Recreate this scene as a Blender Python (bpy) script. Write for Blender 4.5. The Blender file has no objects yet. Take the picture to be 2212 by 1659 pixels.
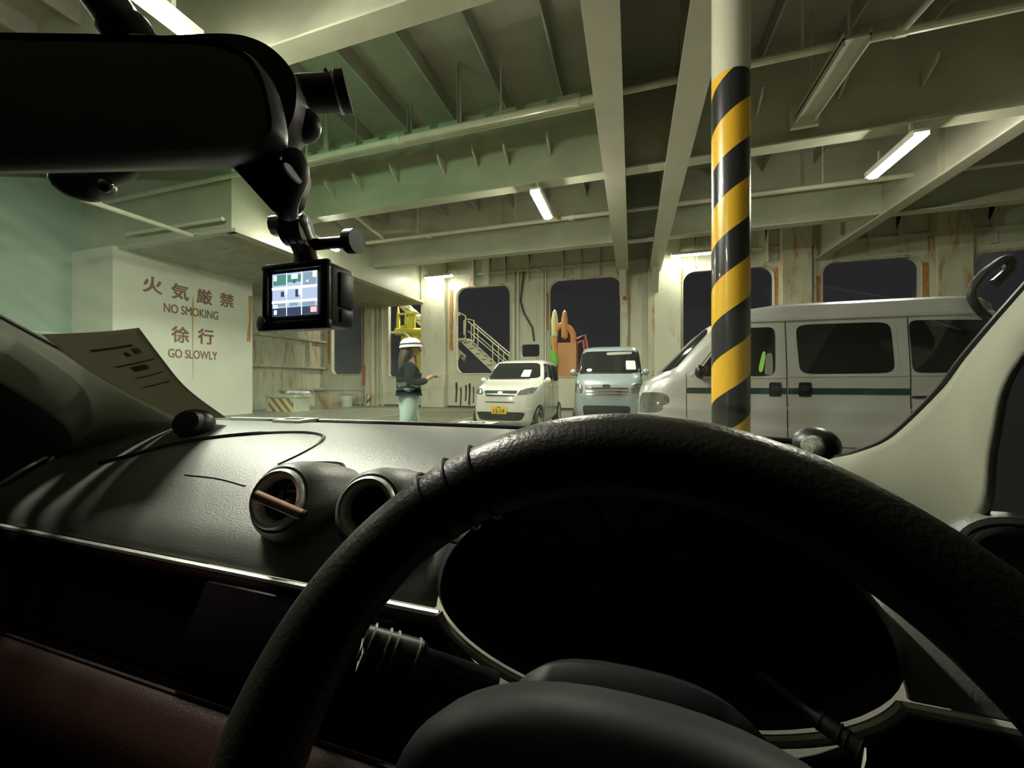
import bpy, bmesh, math, random
from mathutils import Vector, Matrix, Euler

random.seed(7)
S = bpy.context.scene
COL = S.collection
PI = math.pi

# ------------------------------------------------------------------ camera, world, exposure
TH = math.atan(259 / 830.0)          # the phone looks 17 degrees to the left of the car's axis
CT, ST = math.cos(TH), math.sin(TH)
EYE = 1.1                            # lens height above the deck
cam_d = bpy.data.cameras.new('camera')
cam = bpy.data.objects.new('camera', cam_d)
COL.objects.link(cam)
cam.location = (0, 0, EYE)
cam.rotation_euler = (PI / 2, 0, TH)
cam_d.sensor_width = 36.0
cam_d.lens = 36.0 * 830 / 2212
cam_d.shift_y = -4.5 / 2212
cam_d.clip_start = 0.01
cam_d.clip_end = 200
S.camera = cam

W = bpy.data.worlds.new('night')
S.world = W
W.use_nodes = True
W.node_tree.nodes['Background'].inputs[0].default_value = (0.0155, 0.0148, 0.0165, 1)
W.node_tree.nodes['Background'].inputs[1].default_value = 1.0

S.view_settings.view_transform = 'Standard'
S.view_settings.look = 'None'
S.view_settings.exposure = 0.35
S.view_settings.gamma = 1.0
S.view_settings.use_curve_mapping = False
LAMP = 350.0                         # radiance of the fluorescent tubes


def at(px, py, d):
    """point seen at a pixel of the photograph, d metres along the lens axis"""
    xc = (px - 1106) / 830 * d
    return Vector((CT * xc - ST * d, ST * xc + CT * d, EYE + (825 - py) / 830 * d))


# ------------------------------------------------------------------ materials
def mat(name, col, rough=0.5, metal=0.0, noise=0.0, nscale=4.0, stretch=(1, 1, 1), bump=0.0, bscale=150.0,
        coat=0.0, rust=0.0, rustcol=(0.36, 0.15, 0.035), rscale=(1.6, 1.6, 0.28), spec=0.5, col2=None, emit=0.0):
    m = bpy.data.materials.new(name)
    m.use_nodes = True
    nt = m.node_tree
    b = nt.nodes['Principled BSDF']
    b.inputs['Base Color'].default_value = (*col, 1)
    b.inputs['Roughness'].default_value = rough
    b.inputs['Metallic'].default_value = metal
    b.inputs['Specular IOR Level'].default_value = spec
    b.inputs['Coat Weight'].default_value = coat
    b.inputs['Coat Roughness'].default_value = 0.08
    if emit:
        b.inputs['Emission Color'].default_value = (*col, 1)
        b.inputs['Emission Strength'].default_value = emit
    N, L = nt.nodes.new, nt.links.new
    tc = N('ShaderNodeTexCoord')
    out = None
    if noise or col2:
        mp = N('ShaderNodeMapping'); mp.inputs['Scale'].default_value = stretch
        L(tc.outputs['Object'], mp.inputs[0])
        n = N('ShaderNodeTexNoise'); n.inputs['Scale'].default_value = nscale
        n.inputs['Detail'].default_value = 5; n.inputs['Roughness'].default_value = 0.62
        L(mp.outputs[0], n.inputs[0])
        r = N('ShaderNodeValToRGB')
        r.color_ramp.elements[0].position = 0.32; r.color_ramp.elements[1].position = 0.68
        c2 = col2 or tuple(max(0, c * (1 - noise)) for c in col)
        r.color_ramp.elements[0].color = (*c2, 1)
        r.color_ramp.elements[1].color = (*col, 1)
        L(n.outputs[0], r.inputs[0]); out = r.outputs[0]
    if rust:
        mp = N('ShaderNodeMapping'); mp.inputs['Scale'].default_value = rscale
        L(tc.outputs['Object'], mp.inputs[0])
        n = N('ShaderNodeTexNoise'); n.inputs['Scale'].default_value = 3.0
        n.inputs['Detail'].default_value = 6; n.inputs['Roughness'].default_value = 0.7
        L(mp.outputs[0], n.inputs[0])
        r = N('ShaderNodeValToRGB')
        e = r.color_ramp.elements
        e[0].position = 0.60 - rust * 0.12; e[0].color = (0, 0, 0, 1)
        e[1].position = 0.74 - rust * 0.10; e[1].color = (1, 1, 1, 1)
        L(n.outputs[0], r.inputs[0])
        mx = N('ShaderNodeMix'); mx.data_type = 'RGBA'
        mx.inputs[7].default_value = (*rustcol, 1)
        if out: L(out, mx.inputs[6])
        else: mx.inputs[6].default_value = (*col, 1)
        L(r.outputs[0], mx.inputs[0]); out = mx.outputs[2]
    if out:
        L(out, b.inputs['Base Color'])
    if bump:
        n2 = N('ShaderNodeTexNoise'); n2.inputs['Scale'].default_value = bscale
        n2.inputs['Detail'].default_value = 3
        L(tc.outputs['Object'], n2.inputs[0])
        bp = N('ShaderNodeBump'); bp.inputs['Strength'].default_value = bump
        bp.inputs['Distance'].default_value = 0.002
        L(n2.outputs[0], bp.inputs['Height']); L(bp.outputs[0], b.inputs['Normal'])
    return m


def emis(name, col, strength):
    m = bpy.data.materials.new(name); m.use_nodes = True
    nt = m.node_tree; nt.nodes.clear()
    o = nt.nodes.new('ShaderNodeOutputMaterial'); e = nt.nodes.new('ShaderNodeEmission')
    e.inputs[0].default_value = (*col, 1); e.inputs[1].default_value = strength
    nt.links.new(e.outputs[0], o.inputs[0])
    return m


M = {}
# ship paint
M['cream'] = mat('cream_ship_paint', (0.60, 0.60, 0.46), 0.45, noise=0.14, nscale=1.3, stretch=(1, 1, .4), rust=0.22, bump=.15, bscale=25)
M['cream_dirty'] = mat('stained_cream_paint', (0.55, 0.53, 0.38), 0.5, noise=0.25, nscale=2.0, stretch=(1, 1, .3), rust=0.75, bump=.2, bscale=25)
M['sign_wall'] = mat('white_casing_paint', (0.62, 0.63, 0.53), 0.5, noise=0.08, nscale=.8)
M['beam'] = mat('green_cream_beam_paint', (0.45, 0.47, 0.34), 0.42, noise=0.22, nscale=1.1, bump=.12, bscale=14)
M['girder'] = mat('grey_cream_girder_paint', (0.44, 0.44, 0.34), 0.45, noise=0.12, nscale=1.5)
M['deckhead'] = mat('deckhead_paint', (0.36, 0.36, 0.29), 0.6, noise=0.25, nscale=1.0)
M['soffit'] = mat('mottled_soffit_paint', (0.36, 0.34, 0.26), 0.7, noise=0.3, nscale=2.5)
M['pipe'] = mat('pale_pipe_paint', (0.55, 0.54, 0.40), 0.4, noise=0.15, nscale=3)
M['greenwall'] = mat('green_cast_wall_paint', (0.25, 0.34, 0.26), 0.5, noise=0.12, nscale=.9)  # green cast from the windscreen glass is put into the wall colour
M['floor'] = mat('deck_coating', (0.17, 0.165, 0.11), 0.55, noise=0.4, nscale=1.2, bump=.3, bscale=60)
M['line'] = mat('faded_line_paint', (0.38, 0.38, 0.25), 0.6, noise=0.4, nscale=6)
M['signred'] = mat('red_brown_sign_paint', (0.20, 0.045, 0.028), 0.5, noise=0.35, nscale=8)
M['rust'] = mat('orange_rust', (0.55, 0.25, 0.05), 0.7, noise=0.5, nscale=6)
M['stain'] = mat('dark_stain', (0.035, 0.035, 0.02), 0.7)
M['red'] = mat('red_paint', (0.36, 0.07, 0.05), 0.5)
M['lampbody'] = mat('lamp_housing_white', (0.7, 0.7, 0.62), 0.4)
M['tube'] = emis('fluorescent_tube', (1.0, 0.96, 0.81), LAMP)
M['yellow'] = mat('yellow_paint', (0.62, 0.56, 0.06), 0.45, noise=.15)
M['yellowpale'] = mat('pale_green_yellow_paint', (0.62, 0.66, 0.35), 0.45)
M['orange'] = mat('orange_paint', (0.72, 0.33, 0.12), 0.5, noise=.1)
M['pink'] = mat('red_pink_paint', (0.6, 0.16, 0.13), 0.5)
M['lime'] = mat('lime_cover', (0.22, 0.75, 0.08), 0.5)
M['card'] = mat('brown_cardboard', (0.36, 0.25, 0.13), 0.8, noise=.15)
M['plasticwhite'] = mat('translucent_white_plastic', (0.6, 0.63, 0.6), 0.5)
# vehicles
M['carwhite'] = mat('white_car_paint', (0.52, 0.52, 0.455), 0.25, coat=1)
M['carblue'] = mat('silver_blue_car_paint', (0.28, 0.335, 0.345), 0.28, metal=.25, coat=1)
M['carsilver'] = mat('silver_car_paint', (0.56, 0.56, 0.54), 0.3, metal=.35, coat=1)
M['glass'] = mat('dark_car_glass', (0.012, 0.013, 0.012), 0.05, spec=.6)
M['tyre'] = mat('tyre_rubber', (0.012, 0.012, 0.012), 0.7)
M['chrome'] = mat('chrome', (0.75, 0.75, 0.72), 0.15, metal=1)
M['lens'] = mat('headlamp_lens', (0.30, 0.31, 0.29), 0.08, metal=.7, coat=1)
M['black'] = mat('black_plastic', (0.012, 0.012, 0.013), 0.4)
M['stripe'] = mat('dark_green_stripe', (0.02, 0.05, 0.045), 0.3)
M['plate'] = mat('yellow_number_plate', (0.62, 0.42, 0.03), 0.5)
M['paper'] = mat('white_paper', (0.62, 0.64, 0.54), 0.8)
M['hivis'] = mat('hi_vis_green', (0.35, 0.75, 0.12), 0.6)
M['greytrim'] = mat('grey_trim', (0.22, 0.22, 0.2), 0.35)
# person
M['skin'] = mat('skin', (0.34, 0.2, 0.13), 0.5)
M['navy'] = mat('navy_jacket', (0.006, 0.012, 0.015), 0.8, spec=.12, noise=.3, nscale=10)
M['teal'] = mat('pale_teal_trousers', (0.30, 0.42, 0.36), 0.75, noise=.15, nscale=9)
M['hair'] = mat('dark_hair', (0.05, 0.04, 0.025), 0.5, noise=.4, nscale=60, stretch=(1, 1, .1))
# own car
M['leather'] = mat('grey_dash_leather', (0.135, 0.138, 0.125), 0.4, bump=.25, bscale=420)
M['wheel'] = mat('wheel_leather', (0.017, 0.017, 0.0115), 0.36, bump=.22, bscale=420)
M['pillar'] = mat('grey_cream_pillar_trim', (0.25, 0.25, 0.195), 0.75, bump=.15, bscale=500)
M['gloss'] = mat('dark_gloss_panel', (0.012, 0.008, 0.012), 0.12, coat=.3)
M['wood'] = mat('dark_red_wood', (0.014, 0.003, 0.004), 0.25, noise=.4, nscale=3, stretch=(1, 1, 12), spec=.3)
M['brown'] = mat('red_brown_leather', (0.042, 0.018, 0.014), 0.5, spec=.2, bump=.2, bscale=400)
M['satin'] = mat('satin_silver', (0.72, 0.72, 0.68), 0.38, metal=.55)
M['mirror'] = mat('dim_mirror_glass', (0.40, 0.37, 0.33), 0.06, metal=1)
M['roofcloth'] = mat('grey_roof_cloth', (0.24, 0.23, 0.20), 0.9)
M['darkgrey'] = mat('dark_grey_plastic', (0.03, 0.03, 0.032), 0.45)
M['copper'] = mat('copper_stick', (0.85, 0.55, 0.42), 0.3, metal=.4)
M['white'] = mat('white_plastic', (0.75, 0.77, 0.75), 0.35)
M['purple'] = mat('violet_reflection', (0.05, 0.045, 0.085), 0.5)
M['hub'] = mat('black_hub_vinyl', (0.013, 0.013, 0.015), 0.55, spec=.3)
M['headliner'] = mat('dark_headliner', (0.006, 0.006, 0.006), 0.95, spec=.08)
M['ticket'] = mat('grey_paper_back', (0.22, 0.21, 0.17), 0.85, noise=.12, nscale=12)
M['print'] = mat('faint_red_print', (0.195, 0.165, 0.135), 0.85)
M['carbody'] = mat('dark_car_bonnet', (0.03, 0.035, 0.033), 0.3, coat=.5)


def windscreen_mat():
    m = bpy.data.materials.new('windscreen_glass'); m.use_nodes = True
    nt = m.node_tree; nt.nodes.clear(); N, L = nt.nodes.new, nt.links.new
    o = N('ShaderNodeOutputMaterial'); tr = N('ShaderNodeBsdfTransparent'); gl = N('ShaderNodeBsdfGlossy')
    tr.inputs[0].default_value = (0.95, 0.985, 0.95, 1)
    gl.inputs['Roughness'].default_value = 0.02
    gl.inputs[0].default_value = (0.85, 1, 0.9, 1)
    f = N('ShaderNodeLayerWeight'); f.inputs[0].default_value = 0.5
    pw_ = N('ShaderNodeMath'); pw_.operation = 'POWER'; pw_.inputs[1].default_value = 4.0
    mu = N('ShaderNodeMath'); mu.operation = 'MULTIPLY_ADD'; mu.inputs[1].default_value = 0.7; mu.inputs[2].default_value = 0.04
    mx = N('ShaderNodeMixShader')
    L(f.outputs['Facing'], pw_.inputs[0]); L(pw_.outputs[0], mu.inputs[0]); L(mu.outputs[0], mx.inputs[0]); L(tr.outputs[0], mx.inputs[1]); L(gl.outputs[0], mx.inputs[2])
    # dirt smears tinted green to imitate the lit haze, thicker towards the passenger side
    tc = N('ShaderNodeTexCoord'); sp = N('ShaderNodeSeparateXYZ'); L(tc.outputs['Object'], sp.inputs[0])
    mr_ = N('ShaderNodeMapRange'); mr_.inputs[1].default_value = -.45; mr_.inputs[2].default_value = -1.0
    mr_.inputs[3].default_value = 0.0; mr_.inputs[4].default_value = 1.0
    L(sp.outputs[0], mr_.inputs[0])
    mp = N('ShaderNodeMapping'); mp.inputs['Rotation'].default_value = (0, 0, .5); mp.inputs['Scale'].default_value = (5, 1.2, 3)
    L(tc.outputs['Object'], mp.inputs[0])
    nz = N('ShaderNodeTexNoise'); nz.inputs['Scale'].default_value = 4; nz.inputs['Detail'].default_value = 6; L(mp.outputs[0], nz.inputs[0])
    m1 = N('ShaderNodeMath'); m1.operation = 'MULTIPLY'; L(mr_.outputs[0], m1.inputs[0]); L(nz.outputs[0], m1.inputs[1])
    m2 = N('ShaderNodeMath'); m2.operation = 'MULTIPLY'; m2.inputs[1].default_value = FILM; L(m1.outputs[0], m2.inputs[0])
    tl = N('ShaderNodeBsdfTranslucent'); tl.inputs[0].default_value = (.55, .80, .62, 1)
    m3 = N('ShaderNodeMixShader'); L(m2.outputs[0], m3.inputs[0]); L(mx.outputs[0], m3.inputs[1]); L(tl.outputs[0], m3.inputs[2])
    L(m3.outputs[0], o.inputs[0])
    return m


FILM = .11
M['windscreen'] = windscreen_mat()


def add_translucency(m, col, fac):
    nt = m.node_tree; o = nt.nodes['Material Output']; b = nt.nodes['Principled BSDF']
    t = nt.nodes.new('ShaderNodeBsdfTranslucent'); t.inputs[0].default_value = (*col, 1)
    x = nt.nodes.new('ShaderNodeMixShader'); x.inputs[0].default_value = fac
    nt.links.new(b.outputs[0], x.inputs[1]); nt.links.new(t.outputs[0], x.inputs[2]); nt.links.new(x.outputs[0], o.inputs[0])


add_translucency(M['print'], (.30, .25, .19), .38)
add_translucency(M['ticket'], (.34, .32, .25), .38)


def stripe_mat(name, period, axis_mode, yellow=(0.72, 0.42, 0.03), black=(0.022, 0.022, 0.024), phase=0.0, top=None, lower=None, flat=None):
    """hazard stripes: 'helix' winds round the object's z axis, 'flat' slants across object x/z"""
    m = bpy.data.materials.new(name); m.use_nodes = True
    nt = m.node_tree; b = nt.nodes['Principled BSDF']; N, L = nt.nodes.new, nt.links.new
    b.inputs['Roughness'].default_value = 0.28
    b.inputs['Coat Weight'].default_value = 0.3
    tc = N('ShaderNodeTexCoord'); sp = N('ShaderNodeSeparateXYZ'); L(tc.outputs['Object'], sp.inputs[0])

    def math_(op, a, bb=None):
        n = N('ShaderNodeMath'); n.operation = op
        for i, v in enumerate((a, bb)):
            if v is None: continue
            if isinstance(v, (int, float)): n.inputs[i].default_value = v
            else: L(v, n.inputs[i])
        return n.outputs[0]
    zz = math_('DIVIDE', sp.outputs[2], period)
    if axis_mode == 'helix':
        ang = math_('DIVIDE', math_('ARCTAN2', sp.outputs[1], sp.outputs[0]), 2 * PI)
        t = math_('SUBTRACT', zz, ang)
    else:
        u = math_('ADD', sp.outputs[0], sp.outputs[1])
        t = math_('ADD', zz, math_('DIVIDE', u, flat or period))
    t = math_('FRACT', math_('ADD', t, phase + 10.0))
    k = math_('GREATER_THAN', t, 0.5)
    mx = N('ShaderNodeMix'); mx.data_type = 'RGBA'
    mx.inputs[6].default_value = (*black, 1); mx.inputs[7].default_value = (*yellow, 1)
    L(k, mx.inputs[0]); out = mx.outputs[2]
    if top is not None:
        k2 = math_('GREATER_THAN', sp.outputs[2], top)
        m2 = N('ShaderNodeMix'); m2.data_type = 'RGBA'
        m2.inputs[7].default_value = (0.52, 0.51, 0.40, 1)
        L(k2, m2.inputs[0]); L(out, m2.inputs[6]); out = m2.outputs[2]
    L(out, b.inputs['Base Color'])
    return m


# ------------------------------------------------------------------ mesh helpers
def NB():
    return bmesh.new()


def box(bm, x0, x1, y0, y1, z0, z1):
    v = [bm.verts.new(p) for p in ((x0, y0, z0), (x1, y0, z0), (x1, y1, z0), (x0, y1, z0), (x0, y0, z1), (x1, y0, z1), (x1, y1, z1), (x0, y1, z1))]
    for f in ((0, 3, 2, 1), (4, 5, 6, 7), (0, 1, 5, 4), (1, 2, 6, 5), (2, 3, 7, 6), (3, 0, 4, 7)):
        bm.faces.new([v[i] for i in f])
    return v


def rbox(bm, c, h, r=0.005, seg=3, mtx=None):
    """box centred c, half sizes h, rounded edges; mtx orients it"""
    b2 = bmesh.new()
    box(b2, -h[0], h[0], -h[1], h[1], -h[2], h[2])
    if r > 0:
        bmesh.ops.bevel(b2, geom=b2.edges[:], offset=r, segments=seg, profile=.5, affect='EDGES')
    merge(bm, b2, Matrix.Translation(c) @ (mtx.to_4x4() if mtx else Matrix()))


def merge(bm, b2, mtx=None):
    mp = {}
    for v in b2.verts:
        mp[v] = bm.verts.new(mtx @ v.co if mtx else v.co)
    for f in b2.faces:
        try: bm.faces.new([mp[v] for v in f.verts])
        except ValueError: pass
    b2.free()


def tube(bm, pts, r, seg=10, caps=True, closed=False, flat=1.0):
    pts = [Vector(p) for p in pts]
    n = len(pts)
    rr = r if isinstance(r, (list, tuple)) else [r] * n
    rings = []
    prev = None
    for i, p in enumerate(pts):
        if closed: t = pts[(i + 1) % n] - pts[i - 1]
        else: t = pts[min(i + 1, n - 1)] - pts[max(i - 1, 0)]
        t.normalize()
        if prev is None:
            a = Vector((0, 0, 1)) if abs(t.z) < .9 else Vector((1, 0, 0))
            u = t.cross(a).normalized()
        else:
            u = (prev - t * prev.dot(t)).normalized()
        prev = u
        w = t.cross(u)
        rings.append([bm.verts.new(p + (u * math.cos(2 * PI * k / seg) + w * math.sin(2 * PI * k / seg) * flat) * rr[i]) for k in range(seg)])
    for i in range(n if closed else n - 1):
        a, b = rings[i], rings[(i + 1) % n]
        for k in range(seg):
            bm.faces.new((a[k], a[(k + 1) % seg], b[(k + 1) % seg], b[k]))
    if caps and not closed:
        bm.faces.new(rings[0][::-1]); bm.faces.new(rings[-1])


def lathe(bm, prof, c=(0, 0, 0), axis=(0, 0, 1), seg=24, sx=1.0, sy=1.0):
    """profile of (radius, height) turned round an axis through c"""
    q = Vector((0, 0, 1)).rotation_difference(Vector(axis).normalized())
    c = Vector(c)
    rings = []
    for r, h in prof:
        if r < 1e-6: rings.append([bm.verts.new(c + q @ Vector((0, 0, h)))])
        else: rings.append([bm.verts.new(c + q @ Vector((r * sx * math.cos(2 * PI * k / seg), r * sy * math.sin(2 * PI * k / seg), h))) for k in range(seg)])
    for a, b in zip(rings, rings[1:]):
        if len(a) == 1 and len(b) == 1: continue
        for k in range(seg):
            k2 = (k + 1) % seg
            if len(a) == 1: bm.faces.new((a[0], b[k2], b[k]))
            elif len(b) == 1: bm.faces.new((a[k], a[k2], b[0]))
            else: bm.faces.new((a[k], a[k2], b[k2], b[k]))


def ball(bm, c, rx, ry=None, rz=None, seg=20, rings=12):
    ry = ry or rx; rz = rz or rx
    b2 = bmesh.new()
    bmesh.ops.create_uvsphere(b2, u_segments=seg, v_segments=rings, radius=1)
    merge(bm, b2, Matrix.Translation(c) @ Matrix.Diagonal((rx, ry, rz, 1)))


def prism(bm, pts, off):
    """polygon extruded by a vector"""
    off = Vector(off)
    a = [bm.verts.new(Vector(p)) for p in pts]; b = [bm.verts.new(Vector(p) + off) for p in pts]
    n = len(pts)
    bm.faces.new(a); bm.faces.new(b[::-1])
    for i in range(n):
        bm.faces.new((a[i], b[i], b[(i + 1) % n], a[(i + 1) % n]))


def grid(bm, fn, nu, nv):
    vs = [[bm.verts.new(fn(i / nu, j / nv)) for j in range(nv + 1)] for i in range(nu + 1)]
    for i in range(nu):
        for j in range(nv):
            bm.faces.new((vs[i][j], vs[i + 1][j], vs[i + 1][j + 1], vs[i][j + 1]))
    return vs


def cat(pts, t):
    """smooth curve through points, t in 0..1"""
    pts = [Vector(p) for p in pts]
    n = len(pts) - 1
    x = min(max(t, 0), 1) * n
    i = min(int(x), n - 1); f = x - i
    p0, p1, p2, p3 = pts[max(i - 1, 0)], pts[i], pts[i + 1], pts[min(i + 2, n)]
    return 0.5 * ((2 * p1) + (p2 - p0) * f + (2 * p0 - 5 * p1 + 4 * p2 - p3) * f * f + (3 * p1 - p0 - 3 * p2 + p3) * f ** 3)


def curve(pts, n):
    return [cat(pts, i / n) for i in range(n + 1)]


def wmat(o):
    m = o.matrix_basis.copy()
    while o.parent:
        o = o.parent; m = o.matrix_basis @ m
    return m


def obj(name, bm, m, parent=None, smooth=35, bevel=0, solid=0, subsurf=0, local=False):
    if parent is not None and not local:
        bm.transform(wmat(parent).inverted())
    bmesh.ops.recalc_face_normals(bm, faces=bm.faces[:])
    me = bpy.data.meshes.new(name)
    bm.to_mesh(me); bm.free()
    o = bpy.data.objects.new(name, me)
    COL.objects.link(o)
    if m: me.materials.append(M[m] if isinstance(m, str) else m)
    if parent is not None: o.parent = parent
    if smooth:
        for p in me.polygons: p.use_smooth = True
        me.set_sharp_from_angle(angle=math.radians(smooth))
    if solid:
        s = o.modifiers.new('solid', 'SOLIDIFY'); s.thickness = solid; s.offset = 0
    if bevel:
        b = o.modifiers.new('bevel', 'BEVEL'); b.width = bevel; b.segments = 2; b.limit_method = 'ANGLE'
    if subsurf:
        s = o.modifiers.new('sub', 'SUBSURF'); s.levels = subsurf; s.render_levels = subsurf
    return o


def tag(o, label, cat_, group=None, kind=None):
    o['label'] = label; o['category'] = cat_
    if group: o['group'] = group
    if kind: o['kind'] = kind
    return o


def thing(name, label, cat_, loc=(0, 0, 0), rot=(0, 0, 0), group=None):
    o = bpy.data.objects.new(name, None)
    o.empty_display_size = .1
    COL.objects.link(o); o.location = loc; o.rotation_euler = rot
    return tag(o, label, cat_, group)


def struct(name, bm, m, parent=None, label=None, cat_=None, **kw):
    o = obj(name, bm, m, parent, **kw)
    if parent is None:
        o['kind'] = 'structure'
        o['label'] = label or name
        o['category'] = cat_ or name.split('_')[0]
    return o


def dup(o, loc, label=None, rot=None):
    r = o.copy(); COL.objects.link(r); r.location = loc
    if rot: r.rotation_euler = rot
    if label: r['label'] = label
    for ch in o.children:
        c = ch.copy(); COL.objects.link(c); c.parent = r
        for g in ch.children:
            d = g.copy(); COL.objects.link(d); d.parent = c
    return r


def text(name, s, m, parent, origin, ux, uy, w=None, h=None, depth=0.004, bold=.05):
    """lettering fitted into w x h, lower left corner at origin, along ux / uy"""
    cu = bpy.data.curves.new(name, 'FONT'); cu.body = s; cu.extrude = 0.0; cu.offset = 0.0
    t = bpy.data.objects.new(name + '_src', cu); COL.objects.link(t)
    dg = bpy.context.evaluated_depsgraph_get()
    me0 = bpy.data.meshes.new_from_object(t.evaluated_get(dg))
    bm = NB(); bm.from_mesh(me0)
    bpy.data.objects.remove(t); bpy.data.curves.remove(cu); bpy.data.meshes.remove(me0)
    if not bm.verts: return None
    xs = [v.co.x for v in bm.verts]; ys = [v.co.y for v in bm.verts]
    x0, x1, y0, y1 = min(xs), max(xs), min(ys), max(ys)
    sx = (w / (x1 - x0)) if w else h / (y1 - y0)
    sy = (h / (y1 - y0)) if h else sx
    ux, uy = Vector(ux), Vector(uy); nn = ux.cross(uy)
    o = Vector(origin)
    for v in bm.verts:
        v.co = o + ux * (v.co.x - x0) * sx + uy * (v.co.y - y0) * sy
    if bold:      # brush-thick strokes: the outline laid down four times, a little apart
        src = bm.copy(); wd = bold * (h or .2)
        for k, (dx, dy) in enumerate(((1, 0), (0, 1), (1, 1))):
            merge(bm, src.copy(), Matrix.Translation(ux * dx * wd + uy * dy * wd + nn * .0003 * (k + 1)))
        src.free()
    r = bmesh.ops.extrude_face_region(bm, geom=bm.faces[:])
    for e in r['geom']:
        if isinstance(e, bmesh.types.BMVert): e.co += nn * depth
    return obj(name, bm, m, parent, smooth=0)


# ================================================================== THE FERRY DECK
bm = NB(); box(bm, -16, 14, -10, 15.6, -.12, 0)
floor = struct('floor', bm, 'floor', smooth=0, label='dark green-grey ferry car deck', cat_='floor')
bm = NB()
for x in (-7.6, -4.7, -3.6, 1.9):
    box(bm, x - .06, x + .06, 9.0, 14.2, .001, .003)
box(bm, -11.5, -3.6, 13.3, 13.42, .001, .003)
obj('lane_marking', bm, 'line', floor, smooth=0)

# ---- far side wall with its openings
YW, ZC = 15.2, 7.0
WALLX0, WALLX1 = -14.6, 13.2


def rr_pts(x0, x1, z0, z1, r, seg=6):
    out = []
    for cx, cz, a0 in ((x1 - r, z0 + r, -90), (x1 - r, z1 - r, 0), (x0 + r, z1 - r, 90), (x0 + r, z0 + r, 180)):
        for k in range(seg + 1):
            a = math.radians(a0 + 90 * k / seg)
            out.append((cx + r * math.cos(a), cz + r * math.sin(a)))
    return out


def bay(bm, bx0, bx1, bz0, bz1, win, y0, th):
    inner = rr_pts(*win)
    cx, cz = (win[0] + win[1]) / 2, (win[2] + win[3]) / 2
    outer = []
    n = len(inner); q = n // 4
    for i, (x, z) in enumerate(inner):
        c = i // q
        k = (i % q) / (q - 1)
        # walk to the corner in two straight legs
        if c == 0: p = (x, bz0) if k < .5 else (bx1, z)
        elif c == 1: p = (bx1, z) if k < .5 else (x, bz1)
        elif c == 2: p = (x, bz1) if k < .5 else (bx0, z)
        else: p = (bx0, z) if k < .5 else (x, bz0)
        if abs(k - .5) < .01: p = ((bx1 if c in (0, 1) else bx0), (bz0 if c in (0, 3) else bz1))
        outer.append(p)
    rings = [[bm.verts.new((x, y, z)) for x, z in pts] for pts, y in ((outer, y0), (inner, y0), (inner, y0 + th), (outer, y0 + th))]
    for a, b in zip(rings, rings[1:] + rings[:1]):
        for i in range(n):
            j = (i + 1) % n
            bm.faces.new((a[i], a[j], b[j], b[i]))


wins = [(-14.6, -11.35, (-13.95, -12.13, 1.43, 5.1, .32)), (-11.35, -8.85, (-10.73, -8.93, 1.31, 5.1, .2)),
        (-8.85, -4.55, (-7.29, -4.80, 1.43, 5.17, .42)), (-3.42, -.1, (-3.16, -.39, 1.28, 5.17, .42)),
        (1.6, 5.3, (1.75, 4.64, 1.3, 5.1, .42)), (5.3, 9.2, (6.0, 8.6, 1.3, 5.05, .38)), (9.2, 13.2, (9.8, 12.5, 1.3, 5.0, .38))]
bm = NB()
for bx0, bx1, w in wins:
    bay(bm, bx0, bx1, 0, ZC, w, YW, .22)
bay(bm, -4.55, -3.42, 0, ZC, (-4.36, -3.58, 2.13, 2.64, .1), YW, .22)
box(bm, -.1, 1.6, YW, YW + .22, 0, ZC)
# stiffeners standing on the plating
for x in (-11.2, -10.95, -4.62, -4.45, -3.4, -3.3, 5.35, 5.75, 9.15, 9.55):
    box(bm, x - .035, x + .035, YW - .16, YW, 0, 5.6)
for x in [-13.6, -13, -12.4, -10.3, -9.6, -6.4, -5.7, -5.0, -4.0, -2.6, -1.9, -1.2, 2.2, 2.9, 3.7, 4.4, 6.4, 7.2, 8.0, 8.8, 10.2, 11, 12]:
    box(bm, x - .02, x + .02, YW - .22, YW, 5.2, ZC)
    prism(bm, [(x - .02, YW, 5.9), (x - .02, YW - .7, ZC), (x - .02, YW, ZC)], (.04, 0, 0))
box(bm, WALLX0, 13.2, YW - .1, YW, 5.62, 5.7)
for x in (-13.1, -12.2, -10.0, -6.0, -2, 7.2):
    box(bm, x - .02, x + .02, YW - .08, YW, 0, 1.2)
box(bm, -14.4, -11.3, YW - .07, YW, .7, .76)
wall_far = struct('wall_far', bm, 'cream', smooth=30, label='cream painted ship side wall with large openings to the night', cat_='wall')
# stained pillars of the wall
for i, (x0, x1, m) in enumerate([(-11.75, -11.3, 'cream_dirty'), (-8.81, -7.68, 'cream'), (-.36, -.14, 'cream_dirty'), (.55, .75, 'cream_dirty'), (.75, 1.66, 'cream'), (4.75, 5.6, 'cream_dirty'), (8.75, 9.6, 'cream_dirty')]):
    bm = NB(); box(bm, x0, x1, YW - .38, YW, 0, ZC - .02 if i != 2 else 5.2)
    obj('pillar', bm, m, wall_far, bevel=.02)
bm = NB()
for x in (-11.95, -11.85):
    tube(bm, [(x, YW - .1, 0), (x, YW - .1, 5.4)], .04, 8)
tube(bm, [(-4.2, YW - .08, 5.6), (-4.35, YW - .08, 4.4), (-4.2, YW - .08, 3.9), (-3.85, YW - .08, 3.3), (-3.78, YW - .08, 2.75)], .035, 6)
obj('hanging_cable', bm, 'stain', wall_far)
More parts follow.
